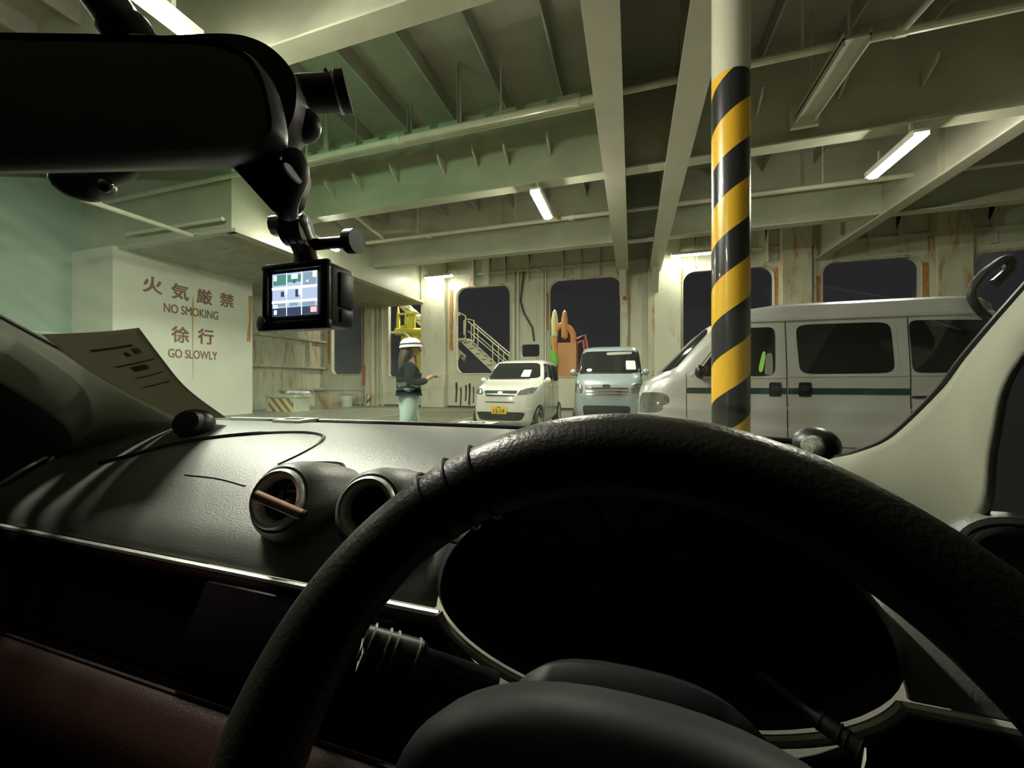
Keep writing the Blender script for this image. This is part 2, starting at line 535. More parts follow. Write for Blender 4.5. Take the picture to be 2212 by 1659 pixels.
# rusty frames round the openings
for i, (bx0, bx1, w) in enumerate(wins):
    bm = NB()
    pts = [(x, YW - .005, z) for x, z in rr_pts(*w)]
    tube(bm, pts, .035, 8, closed=True)
    struct('window_%d' % (i + 1), bm, 'cream_dirty', label='rusty rounded frame of opening %d in the ship side' % (i + 1), cat_='window')
bm = NB()   # rust running down beside the openings
for (x, z0, z1, w_) in ((-8.86, 1.6, 4.9, .06), (-7.5, 2.5, 5.1, .09), (-12.06, 1.9, 5, .05), (4.72, 2.4, 5.0, .07), (1.72, 4.7, 5.2, .06), (-3.22, 3.2, 4.7, .04), (5.9, 1.5, 4.6, .05), (8.68, 2, 4.8, .06), (-14.05, 2.0, 4.6, .07), (-13.98, 2.4, 3.6, .05)):
    n = 10
    pts = [(x + w_ * (.5 + .5 * random.random()), YW - .052, z0 + (z1 - z0) * k / n) for k in range(n + 1)] + [(x - w_ * (.5 + .5 * random.random()), YW - .052, z1 - (z1 - z0) * k / n) for k in range(n + 1)]
    prism(bm, pts, (0, .052, 0))
obj('rust_streak', bm, 'rust', wall_far, smooth=0)
bm = NB()   # dark drips under the opening with the stairs
for k in range(7):
    x = -7.25 + k * .2 + random.uniform(-.03, .03); w_ = random.uniform(.025, .07)
    z1 = random.uniform(.85, 1.1); z0 = random.uniform(.05, .3)
    pts = [(x - w_, YW - .006, z0), (x + w_ * .4, YW - .006, z0), (x + w_, YW - .006, z1 - .2), (x + w_ * .7, YW - .006, z1), (x - w_ * .8, YW - .006, z1 - .04), (x - w_ * .5, YW - .006, (z0 + z1) / 2)]
    prism(bm, pts, (0, .006, 0))
box(bm, -14.6, 13.2, YW - .03, YW, .0, .07)
obj('stain', bm, 'stain', wall_far, smooth=0)
bm = NB(); box(bm, -11.84, -11.66, YW - .4, YW - .375, .95, 1.88)
tag(obj('warning_strip', bm, 'red', None, smooth=0), 'narrow red strip on the stained pillar left of the person', 'strip')
bm = NB(); lathe(bm, [(0, 0), (.07, 0), (.07, .02), (0, .02)], (-.25, YW - .38, 4.2), (0, -1, 0), 16)
tag(obj('wall_button', bm, 'signred'), 'small round red-brown disc high on the narrow pillar', 'disc')

bm = NB(); box(bm, -14.6, 13.2, 15.42, 19.5, 6.5, 6.6); struct('ceiling_outer', bm, 'deckhead', smooth=0, label='deck above the outer side deck', cat_='ceiling')
# ---- left side
bm = NB(); box(bm, -14.7, -14.4, -10, 15.5, 0, ZC)
wall_left = struct('wall_left', bm, 'greenwall', smooth=0, label='wall at the left with the green cast of the glass in its colour', cat_='wall')
bm = NB(); tube(bm, [(-14.3, -2, 2.35), (-14.3, 6.3, 2.35)], .05, 8)
obj('handrail', bm, 'pipe', wall_left)
bm = NB(); box(bm, -14.4, -14.36, 10.1, 15.2, 0, 4.6)
box(bm, -14.36, -14.1, 10.2, 15.2, 2.98, 3.06); box(bm, -14.36, -14.1, 10.2, 15.2, 1.72, 1.8)
box(bm, -14.36, -14.2, 14.15, 14.28, 1.8, 3.0); box(bm, -14.36, -14.05, 12.6, 15.0, .72, .8)
struct('wall_recess', bm, 'cream_dirty', smooth=0, label='cream recess wall with rusty ledges behind the hazard box', cat_='wall')
bm = NB(); box(bm, -14.4, -12.7, 6.35, 10.15, 0, 4.6)
wall_casing = struct('wall_casing', bm, 'sign_wall', smooth=0, label='white casing wall with painted red warning lettering', cat_='wall')
UX, UZ = (0, 1, 0), (0, 0, 1)
for s, y, z in (('火', 6.98, 3.56), ('気', 7.66, 3.52), ('厳', 8.33, 3.52), ('禁', 9.03, 3.55)):
    text('lettering', s, 'signred', wall_casing, (-12.7, y, z), UX, UZ, .44, .44)
text('lettering', 'NO SMOKING', 'signred', wall_casing, (-12.7, 7.47, 3.09), UX, UZ, 1.5, .25)
for s, y, z in (('徐', 7.66, 2.25), ('行', 8.37, 2.27)):
    text('lettering', s, 'signred', wall_casing, (-12.7, y, z), UX, UZ, .45, .46)
text('lettering', 'GO SLOWLY', 'signred', wall_casing, (-12.7, 7.58, 1.8), UX, UZ, 1.36, .25)
bm = NB()
pts = [(-12.699, 8.22 + .02, 3.75), (-12.699, 8.26, 3.4), (-12.699, 8.24, 2.5), (-12.699, 8.235, 1.2), (-12.699, 8.225, 1.2), (-12.699, 8.21, 2.6), (-12.699, 8.2, 3.3)]
prism(bm, pts, (.003, 0, 0))
pts = [(-12.699, 10.0, 4.1), (-12.699, 10.14, 4.1), (-12.699, 10.1, 3.2), (-12.699, 10.08, 2.5), (-12.699, 9.93, 2.5), (-12.699, 10.02, 3.3)]
prism(bm, pts, (.003, 0, 0))
obj('rust_streak', bm, 'rust', wall_casing, smooth=0)
# overhanging block above the casing
bm = NB(); box(bm, -14.4, -8.84, 6.55, 15.2, 4.6, ZC)
bulk = struct('ceiling_block', bm, 'beam', smooth=0, label='green-cream raised deck block overhanging the casing', cat_='ceiling')
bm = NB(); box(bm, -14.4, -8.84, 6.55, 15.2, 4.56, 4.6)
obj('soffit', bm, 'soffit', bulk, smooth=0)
bm = NB(); box(bm, -8.94, -8.66, 6.5, 15.2, 4.54, 4.62); box(bm, -14.4, -8.7, 6.45, 6.6, 4.54, 4.62)
obj('edge_flange', bm, 'girder', bulk, smooth=0)
bm = NB(); box(bm, 13.2, 13.5, -10, 15.5, 0, ZC); struct('wall_right', bm, 'cream', smooth=0, label='cream ship wall far right', cat_='wall')
bm = NB(); box(bm, -14.7, 13.5, -10.2, -10, 0, ZC); struct('wall_back', bm, 'cream', smooth=0, label='cream ship wall behind the car', cat_='wall')

# ---- deckhead
bm = NB(); box(bm, -16, 14, -10, 15.6, ZC, ZC + .1)
x = -13.95
while x < 13:
    if not (-.9 < x < 1.2) and abs(x - 5.85) > .3:
        box(bm, x - .015, x + .015, -10, 15.2, ZC - .34, ZC)
    x += 1.15
ceiling = struct('ceiling', bm, 'deckhead', smooth=0, label='steel deckhead with longitudinal stiffeners', cat_='ceiling')
for k, (y, x0) in enumerate([(3.72, -14.4), (7.78, -8.84), (11.7, -8.84), (-.4, -14.4), (-4.4, -14.4)]):
    bm = NB()
    box(bm, x0, 13.2, y - .012, y + .012, 5.2, ZC)
    box(bm, x0, 13.2, y - .14, y + .14, 5.17, 5.2)
    struct('trim_%d' % (k + 1), bm, 'beam', smooth=0, label=['cream transverse deck beam nearest overhead', 'broad green-lit transverse beam across the middle', 'transverse beam closest to the far wall', 'transverse beam just behind the car', 'transverse beam far behind the car'][k], cat_='beam')
for k, (xc, hw) in enumerate([(-.32, .2), (.79, .2), (5.85, .14)]):
    bm = NB()
    box(bm, xc - .012, xc + .012, -10, 14.9, 5.14, ZC)
    box(bm, xc - hw, xc + hw, -10, 14.9, 5.1, 5.14)
    for y in (1.7, 5.7, 9.7, 13.4):
        box(bm, xc - hw * .8, xc + hw * .8, y - .01, y + .01, 5.14, ZC)
    if k < 2:   # knee down to the wall pillar
        prism(bm, [(xc - .12, 14.2, 5.12), (xc - .12, 14.85, 5.12), (xc - .12, 14.85, 4.3)], (.24, 0, 0))
    struct('trim_%d' % (k + 6), bm, 'girder', smooth=0, label=['long ceiling girder left of the striped pole', 'long ceiling girder resting on the striped pole', 'long ceiling girder beside the right ceiling lamp'][k], cat_='beam')

# ---- pipes, trays and hangers under the deck (each its own thing)
def pipe(name, label, pts, r, m='pipe', couplings=(), brackets=(), group=None, cat_='pipe'):
    o = thing(name, label, cat_, pts[0], group=group)
    bm = NB(); tube(bm, pts, r, 10); obj('pipe_run', bm, m, o)
    if couplings:
        for c in couplings:
            bm = NB(); c = Vector(c); d = (Vector(pts[-1]) - Vector(pts[0])).normalized()
            tube(bm, [c - d * .07, c + d * .07], r * 1.35, 10)
            obj('coupling', bm, m, o)
    for b in brackets:
        bm = NB(); b0, b1 = Vector(b[0]), Vector(b[1])
        tube(bm, [b0, b1], .018, 6); obj('hanger', bm, m, o)
    return o


pipe('deck_pipe', 'thick pale pipe below the middle beam running past the striped pole', [(-13.5, 6.4, 5.78), (13, 6.4, 5.72)], .055,
     couplings=[(x, 6.4, 5.75) for x in (-4.3, -.9, 3.4)], brackets=[((x, 6.4, 5.8), (x, 6.4, 7.0)) for x in (-6.5, -2.2, 2.3, 6.5)], group='pipes under the deckhead')
pipe('deck_pipe', 'sprinkler pipe lit by the middle ceiling lamp, closest to the far wall', [(-8.3, 10.6, 5.66), (6.0, 10.6, 5.62)], .06, couplings=[(x, 10.6, 5.64) for x in (-6, -1.6, 2.4)],
     brackets=[((x, 10.6, 5.7), (x, 10.6, 7.0)) for x in (-6.4, -3.2, 2.1, 4.2)], group='pipes under the deckhead')
pipe('deck_pipe', 'pale pipe right of the right ceiling girder', [(6.1, 10.6, 5.62), (13, 10.6, 5.6)], .05, group='pipes under the deckhead')
pipe('deck_pipe', 'pipe along the lower front edge of the overhanging block', [(-12.2, 6.4, 4.85), (-8.9, 6.4, 4.82)], .045, brackets=[((x, 6.4, 4.84), (x, 6.56, 4.9)) for x in (-11.8, -9.4)], group='pipes under the deckhead')
pipe('deck_pipe', 'pipe slanting under the mirror towards the overhanging block', [(-9.75, 4.4, 4.5), (-9.75, 6.3, 4.5)], .05, brackets=[((-9.75, y, 4.5), (-9.75, y, 7.0)) for y in (4.7,)] + [((-9.75, 6.2, 4.5), (-9.75, 6.58, 4.65))], group='pipes under the deckhead')
pipe('deck_pipe', 'fat dark pipe high at the upper right behind the thin hangers', [(1.2, 5.2, 6.1), (13, 5.2, 6.05)], .09, m='deckhead', couplings=[(x, 5.2, 6.07) for x in (2.9, 4.6)], brackets=[((x, 5.2, 6.1), (x, 5.2, 7.0)) for x in (2.2, 3.6, 5.1)], group='pipes under the deckhead')
pipe('deck_pipe', 'short pipe stub at the top left of the middle lamp', [(-7.6, 9.0, 5.9), (-7.6, 10.5, 5.7)], .05, group='pipes under the deckhead')
o = thing('cable_tray', 'long cable tray hung above the thick pale pipe', 'cable tray', (-8.8, 6.8, 6.0))
bm = NB(); box(bm, -8.8, -.6, 6.7, 6.95, 6.0, 6.03)
for k in range(14):
    a = -8.8 + k * .58; box(bm, a, a + .4, 6.68, 6.72, 5.98, 6.1)
box(bm, -8.8, -.6, 6.93, 6.97, 5.98, 6.1)
obj('tray', bm, 'beam', o, smooth=0)
for xx in (-5.6, -4.35, -4.25, -3.2, -2.15):
    bm = NB(); box(bm, xx - .012, xx + .012, 6.8, 6.83, 6.03, 6.75); obj('hanger', bm, 'deckhead', o, smooth=0)
for xx in (-6.1, -3.05):
    bm = NB(); box(bm, xx - .03, xx + .03, 6.5, 6.54, 5.8, 7); box(bm, xx - .03, xx - .02, 6.46, 6.58, 5.8, 7); obj('strut', bm, 'girder', o, smooth=0)
o = thing('ceiling_duct', 'short boxy channel hanging between the pole and the right lamp', 'duct', (2.75, 6.1, 5.5))
bm = NB(); box(bm, 2.6, 2.9, 6.0, 7.6, 5.5, 5.53); box(bm, 2.6, 2.62, 6.0, 7.6, 5.42, 5.6); box(bm, 2.88, 2.9, 6.0, 7.6, 5.42, 5.6); obj('channel', bm, 'girder', o, smooth=0)
bm = NB(); box(bm, 2.55, 2.95, 7.55, 7.62, 5.35, 5.7); obj('end_plate', bm, 'pipe', o, smooth=0)
for yy in (6.2, 7.3):
    bm = NB(); tube(bm, [(2.75, yy, 5.53), (2.75, yy, 7)], .015, 6); obj('hanger', bm, 'girder', o)
o = thing('valve_cluster', 'knot of valves and bent pipes at the top right', 'valves', (3.6, 4.6, 6.0))
bm = NB()
tube(bm, curve([(3.2, 4.4, 7), (3.2, 4.4, 6.2), (3.5, 4.5, 5.9), (3.9, 4.6, 6.0), (4.0, 4.6, 6.6), (4.0, 4.6, 7)], 20), .05, 8)
tube(bm, curve([(3.5, 5.0, 7), (3.5, 5.0, 6.1), (3.45, 5.3, 5.7), (3.4, 6.3, 5.72)], 16), .045, 8)
obj('bent_pipe', bm, 'deckhead', o)
bm = NB(); lathe(bm, [(0, 0), (.09, 0), (.1, .06), (.05, .12), (.05, .2), (0, .2)], (3.5, 4.5, 5.75), (0, -.5, -1), 14); obj('valve', bm, 'girder', o)
bm = NB()
for k in range(12):
    a = 2 * PI * k / 12
tube(bm, [(3.5 + .12 * math.cos(2 * PI * k / 16), 4.37, 5.6 + .12 * math.sin(2 * PI * k / 16)) for k in range(16)], .014, 6, closed=True)
obj('hand_wheel', bm, 'red', o)
# small brackets welded on the middle beam
brk = None
for k, (xx, zz) in enumerate([(-7.0, 5.75), (-6.2, 5.8), (-5.2, 5.85), (-4.0, 5.85), (-3.2, 5.9), (-2.5, 5.8), (-1.6, 5.85), (2.1, 5.9), (3.3, 5.95), (4.4, 5.9)]):
    if brk is None:
        brk = thing('beam_bracket', '', 'bracket', (xx, 7.76, zz), group='brackets on the middle beam')
        bm = NB(); prism(bm, [(-.02, 0, .15), (-.02, -.35, .15), (-.02, -.3, .05), (-.02, 0, -.12)], (.04, 0, 0)); obj('gusset', bm, 'girder', brk, smooth=0, local=True)
        b = brk
    else:
        b = dup(brk, (xx, 7.76, zz))
    b['label'] = 'small steel bracket welded on the face of the green-lit middle beam'


# ---- lamps
def lamp_proto():
    o = thing('fluorescent_lamp', '', 'lamp', group='fluorescent lamps')
    bm = NB(); rbox(bm, (0, 0, .055), (.64, .11, .025), .006)
    for sy in (-.1, .1): rbox(bm, (0, sy, .025), (.64, .006, .045), .003)
    obj('housing', bm, 'lampbody', o, local=True)
    bm = NB()
    ring = [(-.09, .02), (-.09, -.03), (-.06, -.055), (0, -.062), (.06, -.055), (.09, -.03), (.09, .02)]
    a = [bm.verts.new((-.6, y, z)) for y, z in ring]; b = [bm.verts.new((.6, y, z)) for y, z in ring]
    for i in range(len(ring) - 1): bm.faces.new((a[i], a[i + 1], b[i + 1], b[i]))
    bm.faces.new(a[::-1]); bm.faces.new(b)
    obj('diffuser', bm, 'tube', o, local=True)
    for sx in (-.4, .4):
        bm = NB(); box(bm, sx - .02, sx + .02, -.02, .02, .08, .33); obj('bracket', bm, 'girder', o, smooth=0, local=True)
    return o


L0 = lamp_proto()
lamps = [((-7.75, YW - .75, 5.52), (0, 0, 0), 'fluorescent lamp glowing above the wide pillar behind the person'),
         ((1.95, YW - .75, 5.50), (0, 0, 0), 'fluorescent lamp on the far wall just left of the striped pole'),
         ((-1.83, 8.02, 4.87), (0, 0, PI / 2), 'fluorescent ceiling lamp between middle beam and sprinkler pipe'),
         ((4.2, 8.06, 4.87), (0, 0, PI / 2), 'fluorescent ceiling lamp beside the right ceiling girder'),
         ((-4.62, 2.4, 4.9), (0, 0, PI / 2), 'fluorescent lamp partly hidden above the rear-view mirror'),
         ((-8.0, 8.35, 4.87), (0, 0, PI / 2), 'fluorescent lamp peeking out behind the camera mount'),
         ((-9.6, YW + 2.0, 6.2), (0, 0, 0), 'added fluorescent lamp, out of view over the outer deck above the yellow winch'),  # added out of view to light the stairs and winch outside
         ((-3.4, YW + 2.0, 6.2), (0, 0, 0), 'added fluorescent lamp, out of view over the outer deck above the orange davit'),  # unseen lamp added to brighten the davit outside
         ((-3.3, 1.85, 4.87), (0, 0, PI / 2), 'added fill lamp overhead in front of the windscreen, above the view'),  # added above the view to light the dashboard and middle beam
         ((-10.8, 1.6, 4.87), (0, 0, PI / 2), 'added fill lamp, out of view over the lane beside the left wall'),  # added beyond the left edge of the view to light the left side
         ((-4.7, -4.2, 4.87), (0, 0, PI / 2), 'added fill lamp behind the car on the left')]  # unseen lamp added behind the car for more light
for i, (loc, rot, lab) in enumerate(lamps):
    if i == 0:
        L0.location = loc; L0.rotation_euler = rot; L0['label'] = lab
    else:
        dup(L0, loc, lab, rot)
half = emis('half_tube', (1.0, .96, .81), LAMP * .5)
weak = emis('weaker_tube', (1.0, .96, .81), LAMP * .24)
for o in [o for o in S.objects if o.get('category') == 'lamp' and (abs(o.location.y - (YW - .75)) < .01 or abs(o.location.x + 10.8) < .01)]:
    for ch in o.children:
        if ch.name.startswith('diffuser'):
            ch.material_slots[0].link = 'OBJECT'; ch.material_slots[0].material = weak
for o in S.objects:
    if o.get('category') == 'lamp' and abs(o.location.x + 8.0) < .01:
        for ch in o.children:
            if ch.name.startswith('diffuser'):
                ch.material_slots[0].link = 'OBJECT'; ch.material_slots[0].material = half
for i, c in enumerate(((-1.98, 7.6, 5.05),)):
    bm = NB(); tube(bm, curve([(c[0], c[1], c[2]), (c[0] - .05, c[1] + 1.2, 5.2), (c[0] + .1, 10.0, 5.4), (c[0] + .1, 10.55, 5.62)], 12), .02, 6)
    tag(obj('lamp_cable', bm, 'orange'), 'thin orange cable hanging from the middle ceiling lamp to the pipe', 'cable')

o = thing('green_fill_lamp', 'added green fill lamp under the nearest beam, hidden behind the mirror', 'lamp', (-5.6, 3.72, 4.95))  # added to tint the middle beam green, kept hidden by the mirror
bm = NB(); rbox(bm, (-5.6, 3.72, 5.12), (.24, .07, .05), .01); obj('housing', bm, 'lampbody', o)
bm = NB(); rbox(bm, (-5.6, 3.72, 5.0), (.22, .06, .08), .015); obj('diffuser', bm, emis('green_diffuser', (.2, 1.0, .5), 75), o)

# ---- striped pole
POLE = (.79, 3.62)
o = thing('striped_pole', 'round steel pole with yellow and black hazard stripes in front of the silver van', 'pole', (POLE[0], POLE[1], 0))
bm = NB(); lathe(bm, [(0, 0), (.144, 0), (.144, 5.1), (0, 5.1)], (0, 0, 0), seg=48)
pm = stripe_mat('hazard_spiral', .643, 'helix', phase=.596, top=3.63)
obj('shaft', bm, pm, o, local=True)
bm = NB(); lathe(bm, [(.144, 0), (.26, 0), (.26, .03), (.144, .03)], (0, 0, 0), seg=32); obj('base_plate', bm, 'girder', o, local=True)
bm = NB(); lathe(bm, [(.15, 5.04), (.24, 5.06), (.24, 5.1), (.15, 5.1)], (0, 0, 0), seg=32); obj('cap_plate', bm, 'girder', o, local=True)

# ---- hazard box, boxes, bollard by the recess wall
o = thing('hazard_box', 'low green-grey box with yellow and black stripes beside the casing wall', 'box', (-12.2, 11.2, 0))
bm = NB(); box(bm, -13.1, -11.75, 11.0, 11.7, 0, .52); box(bm, -13.15, -11.7, 10.95, 11.75, .52, .62); obj('body', bm, 'beam', o, bevel=.01)
bm = NB(); box(bm, -12.95, -11.8, 10.985, 11.0, .0, .5)
obj('striped_front', bm, stripe_mat('hazard_diagonal', .36, 'flat', phase=.1, flat=.36), o, smooth=0)
bm = NB()
for k in range(5):
    ball(bm, (-12.3 + .2 * k, 11.3 + .05 * (k % 2), .70), .14, .15, .07, 10, 6)
tag(obj('rope_coil', bm, 'plasticwhite'), 'pale bundle lying on top of the striped box', 'bundle')
bm = NB(); rbox(bm, (-12.3, 13.2, .3), (.38, .3, .3), .01)
tag(obj('cardboard_box', bm, 'card'), 'brown cardboard box between striped box and far wall', 'box')
o = thing('plastic_tub', 'pale translucent tub beside the brown cardboard box', 'tub', (-12.3, 14.3, 0))
bm = NB(); lathe(bm, [(0, 0), (.26, 0), (.3, .5), (.28, .5), (.25, .03), (0, .03)], (0, 0, 0)); obj('tub', bm, 'plasticwhite', o, local=True)
bm = NB(); lathe(bm, [(.31, .49), (.32, .53), (0, .56)], (0, 0, 0)); obj('lid', bm, 'greenwall', o, local=True)
bm = NB(); lathe(bm, [(0, 0), (.07, 0), (.07, .5), (.04, .55), (0, .56)], (0, 0, 0), seg=20)
o = obj('bollard', bm, stripe_mat('hazard_bollard', .32, 'helix', phase=.3)); o.location = (-11.3, 14.55, 0)
tag(o, 'small yellow and black bollard at the foot of the stained pillar', 'bollard')

# ---- outside the openings: stairs and davits on the ship's outer deck
bm = NB(); box(bm, -14.6, 13.2, 15.42, 19.5, -.12, 0); struct('floor_outer', bm, 'floor', smooth=0, label='dark outer side deck beyond the openings', cat_='floor')


def stair(name, label, p_top, p_bot, y0, wid, n):
    o = thing(name, label, 'stairs', (p_bot[0], y0, p_bot[1]))
    T, B = Vector((p_top[0], 0, p_top[1])), Vector((p_bot[0], 0, p_bot[1]))
    for yy in (y0, y0 + wid):
        bm = NB()
        prism(bm, [(T.x, yy, T.z), (B.x, yy, B.z), (B.x - .1, yy, B.z - .26), (T.x - .12, yy, T.z - .26)], (0, .04, 0)); obj('stringer', bm, 'pipe', o, smooth=0)
    for k in range(n):
        p = T.lerp(B, (k + .5) / n)
        bm = NB(); box(bm, p.x - .16, p.x + .1, y0, y0 + wid, p.z - .14, p.z - .11); obj('step', bm, 'girder', o, smooth=0)
    return o, T, B


st, T, B = stair('ship_stairs', 'white steel stairs with handrails seen through the opening beside the white car', (-7.55, 3.2), (-4.0, -.0), 16.6, .8, 12)
for yy in (16.6, 17.4):
    bm = NB()
    a0, a1 = Vector((T.x + .2, yy, T.z + .75)), Vector((B.x + .2, yy, B.z + 1.0))
    tube(bm, [a0, a1], .03, 8); tube(bm, [a0 - Vector((0, 0, .45)), a1 - Vector((0, 0, .45))], .025, 8)
    for k in (.05, .35, .5, .65, .95):
        p = a0.lerp(a1, k); tube(bm, [p, p - Vector((0, 0, .95))], .025, 8)
    obj('handrail', bm, 'pipe', st)
bm = NB(); box(bm, -8.6, -7.4, 16.5, 17.5, 3.05, 3.15)
for xx in (-7.45, -8.0):
    tube(bm, [(xx, 16.55, 3.1), (xx, 16.55, 4.2), (xx - .4, 16.55, 4.4)], .03, 8)
tube(bm, [(-7.5, 16.5, 3.3), (-7.5, 16.5, 3.95), (-7.4, 16.5, 4.05), (-7.0, 16.5, 3.95), (-7.0, 16.5, 3.0)], .03, 8)
obj('landing', bm, 'pipe', st, smooth=30)
st2, T, B = stair('ship_stairs', 'upper flight of steel stairs climbing behind the yellow winch', (-12.0, 5.9), (-7.9, 2.4), 16.9, .7, 12)
bm = NB(); tube(bm, [(-9.6, 16.9, 4.0), (-8.9, 16.9, 5.1), (-7.9, 16.9, 4.3)], .035, 8); obj('handrail', bm, 'pipe', st2)

o = thing('boat_davit', 'yellow winch machine outside the opening behind the person', 'winch', (-10.0, 16.6, 0))
Yd = 16.0
bm = NB(); box(bm, -9.75, -8.9, Yd, Yd + .5, 0, 3.0); obj('cabinet', bm, 'yellow', o, bevel=.03)
bm = NB(); tube(bm, [(-10.95, Yd + .2, 3.55), (-9.3, Yd + .2, 3.45)], .2, 16); tube(bm, [(-10.6, Yd + .2, 3.55), (-10.5, Yd + .2, 3.545)], .3, 16); obj('drum', bm, 'yellow', o)
for xx in (-10.85, -10.4, -10.2, -10.0):
    bm = NB(); prism(bm, [(xx - .09, Yd + .15, 3.6), (xx + .09, Yd + .15, 3.6), (xx + .06, Yd + .15, 4.4), (xx, Yd + .15, 4.75 if xx < -10.8 else 4.45), (xx - .06, Yd + .15, 4.4)], (0, .1, 0)); obj('fork', bm, 'yellow', o, smooth=0)
bm = NB(); box(bm, -10.85, -9.75, Yd + .1, Yd + .3, 4.35, 4.42); obj('top_bar', bm, 'yellow', o, smooth=0)
bm = NB(); box(bm, -10.6, -9.7, Yd + .05, Yd + .4, 3.0, 3.3); obj('frame', bm, 'yellow', o, smooth=0)
bm = NB(); tube(bm, [(-11.0, 15.7, .0), (-11.15, 15.7, 3.3), (-11.0, 15.7, 3.45), (-10.2, 15.7, 3.4), (-9.9, 15.75, 3.1)], .07, 8)
tag(obj('davit_rail', bm, 'yellowpale'), 'pale bent rail outside the opening left of the person', 'rail')
o = thing('rescue_davit', 'orange davit post between the white car and the blue van', 'davit', (-2.6, 16.3, 0))
bm = NB(); box(bm, -2.98, -2.2, 16.0, 16.6, 0, 2.75); obj('post', bm, 'orange', o, bevel=.03)
bm = NB(); tube(bm, curve([(-3.1, 16.2, 2.2), (-3.15, 16.2, 3.2), (-2.8, 16.2, 3.5), (-2.4, 16.2, 3.2), (-2.35, 16.2, 2.7)], 14), .13, 8); obj('arm', bm, 'orange', o)
for xx, zz in ((-3.15, 3.85), (-2.72, 3.8)):
    bm = NB(); lathe(bm, [(0, 0), (.14, .1), (.15, .8), (.08, 1.15), (0, 1.25)], (xx, 16.2, zz - .9), seg=12); obj('fender_roller', bm, 'yellowpale' if xx < -3 else 'orange', o)
bm = NB(); tube(bm, [(-2.2, 16.1, 2.9), (-1.85, 16.1, 3.05), (-1.55, 16.1, 1.4)], .05, 8); tube(bm, [(-2.2, 16.2, 2.7), (-1.95, 16.2, 2.85), (-1.7, 16.2, 1.3)], .05, 8); obj('stay', bm, 'pink', o)
bm = NB(); ball(bm, (-3.2, 15.7, 2.0), .3, .2, .42); bmesh.ops.scale(bm, vec=(1, 1, 1), verts=bm.verts)
tube(bm, [(-3.2, 15.7, 2.3), (-3.2, 15.7, 3.0), (-3.2, 16.02, 3.05)], .02, 6)
tag(obj('lime_buoy', bm, 'lime'), 'bright lime green float hanging beside the orange davit', 'float')
o = thing('mooring_winch', 'small yellow winch head beyond the opening at the far right', 'winch', (10.2, 16.4, 0))
bm = NB(); box(bm, 9.9, 10.9, 16.2, 16.6, 0, 3.6); obj('stand', bm, 'girder', o, smooth=0)
bm = NB(); tube(bm, [(9.7, 16.4, 3.75), (10.7, 16.4, 3.75)], .16, 12)
prism(bm, [(10.3, 16.35, 3.6), (10.7, 16.35, 3.6), (10.5, 16.35, 4.4)], (0, .1, 0)); obj('winch_head', bm, 'yellow', o)


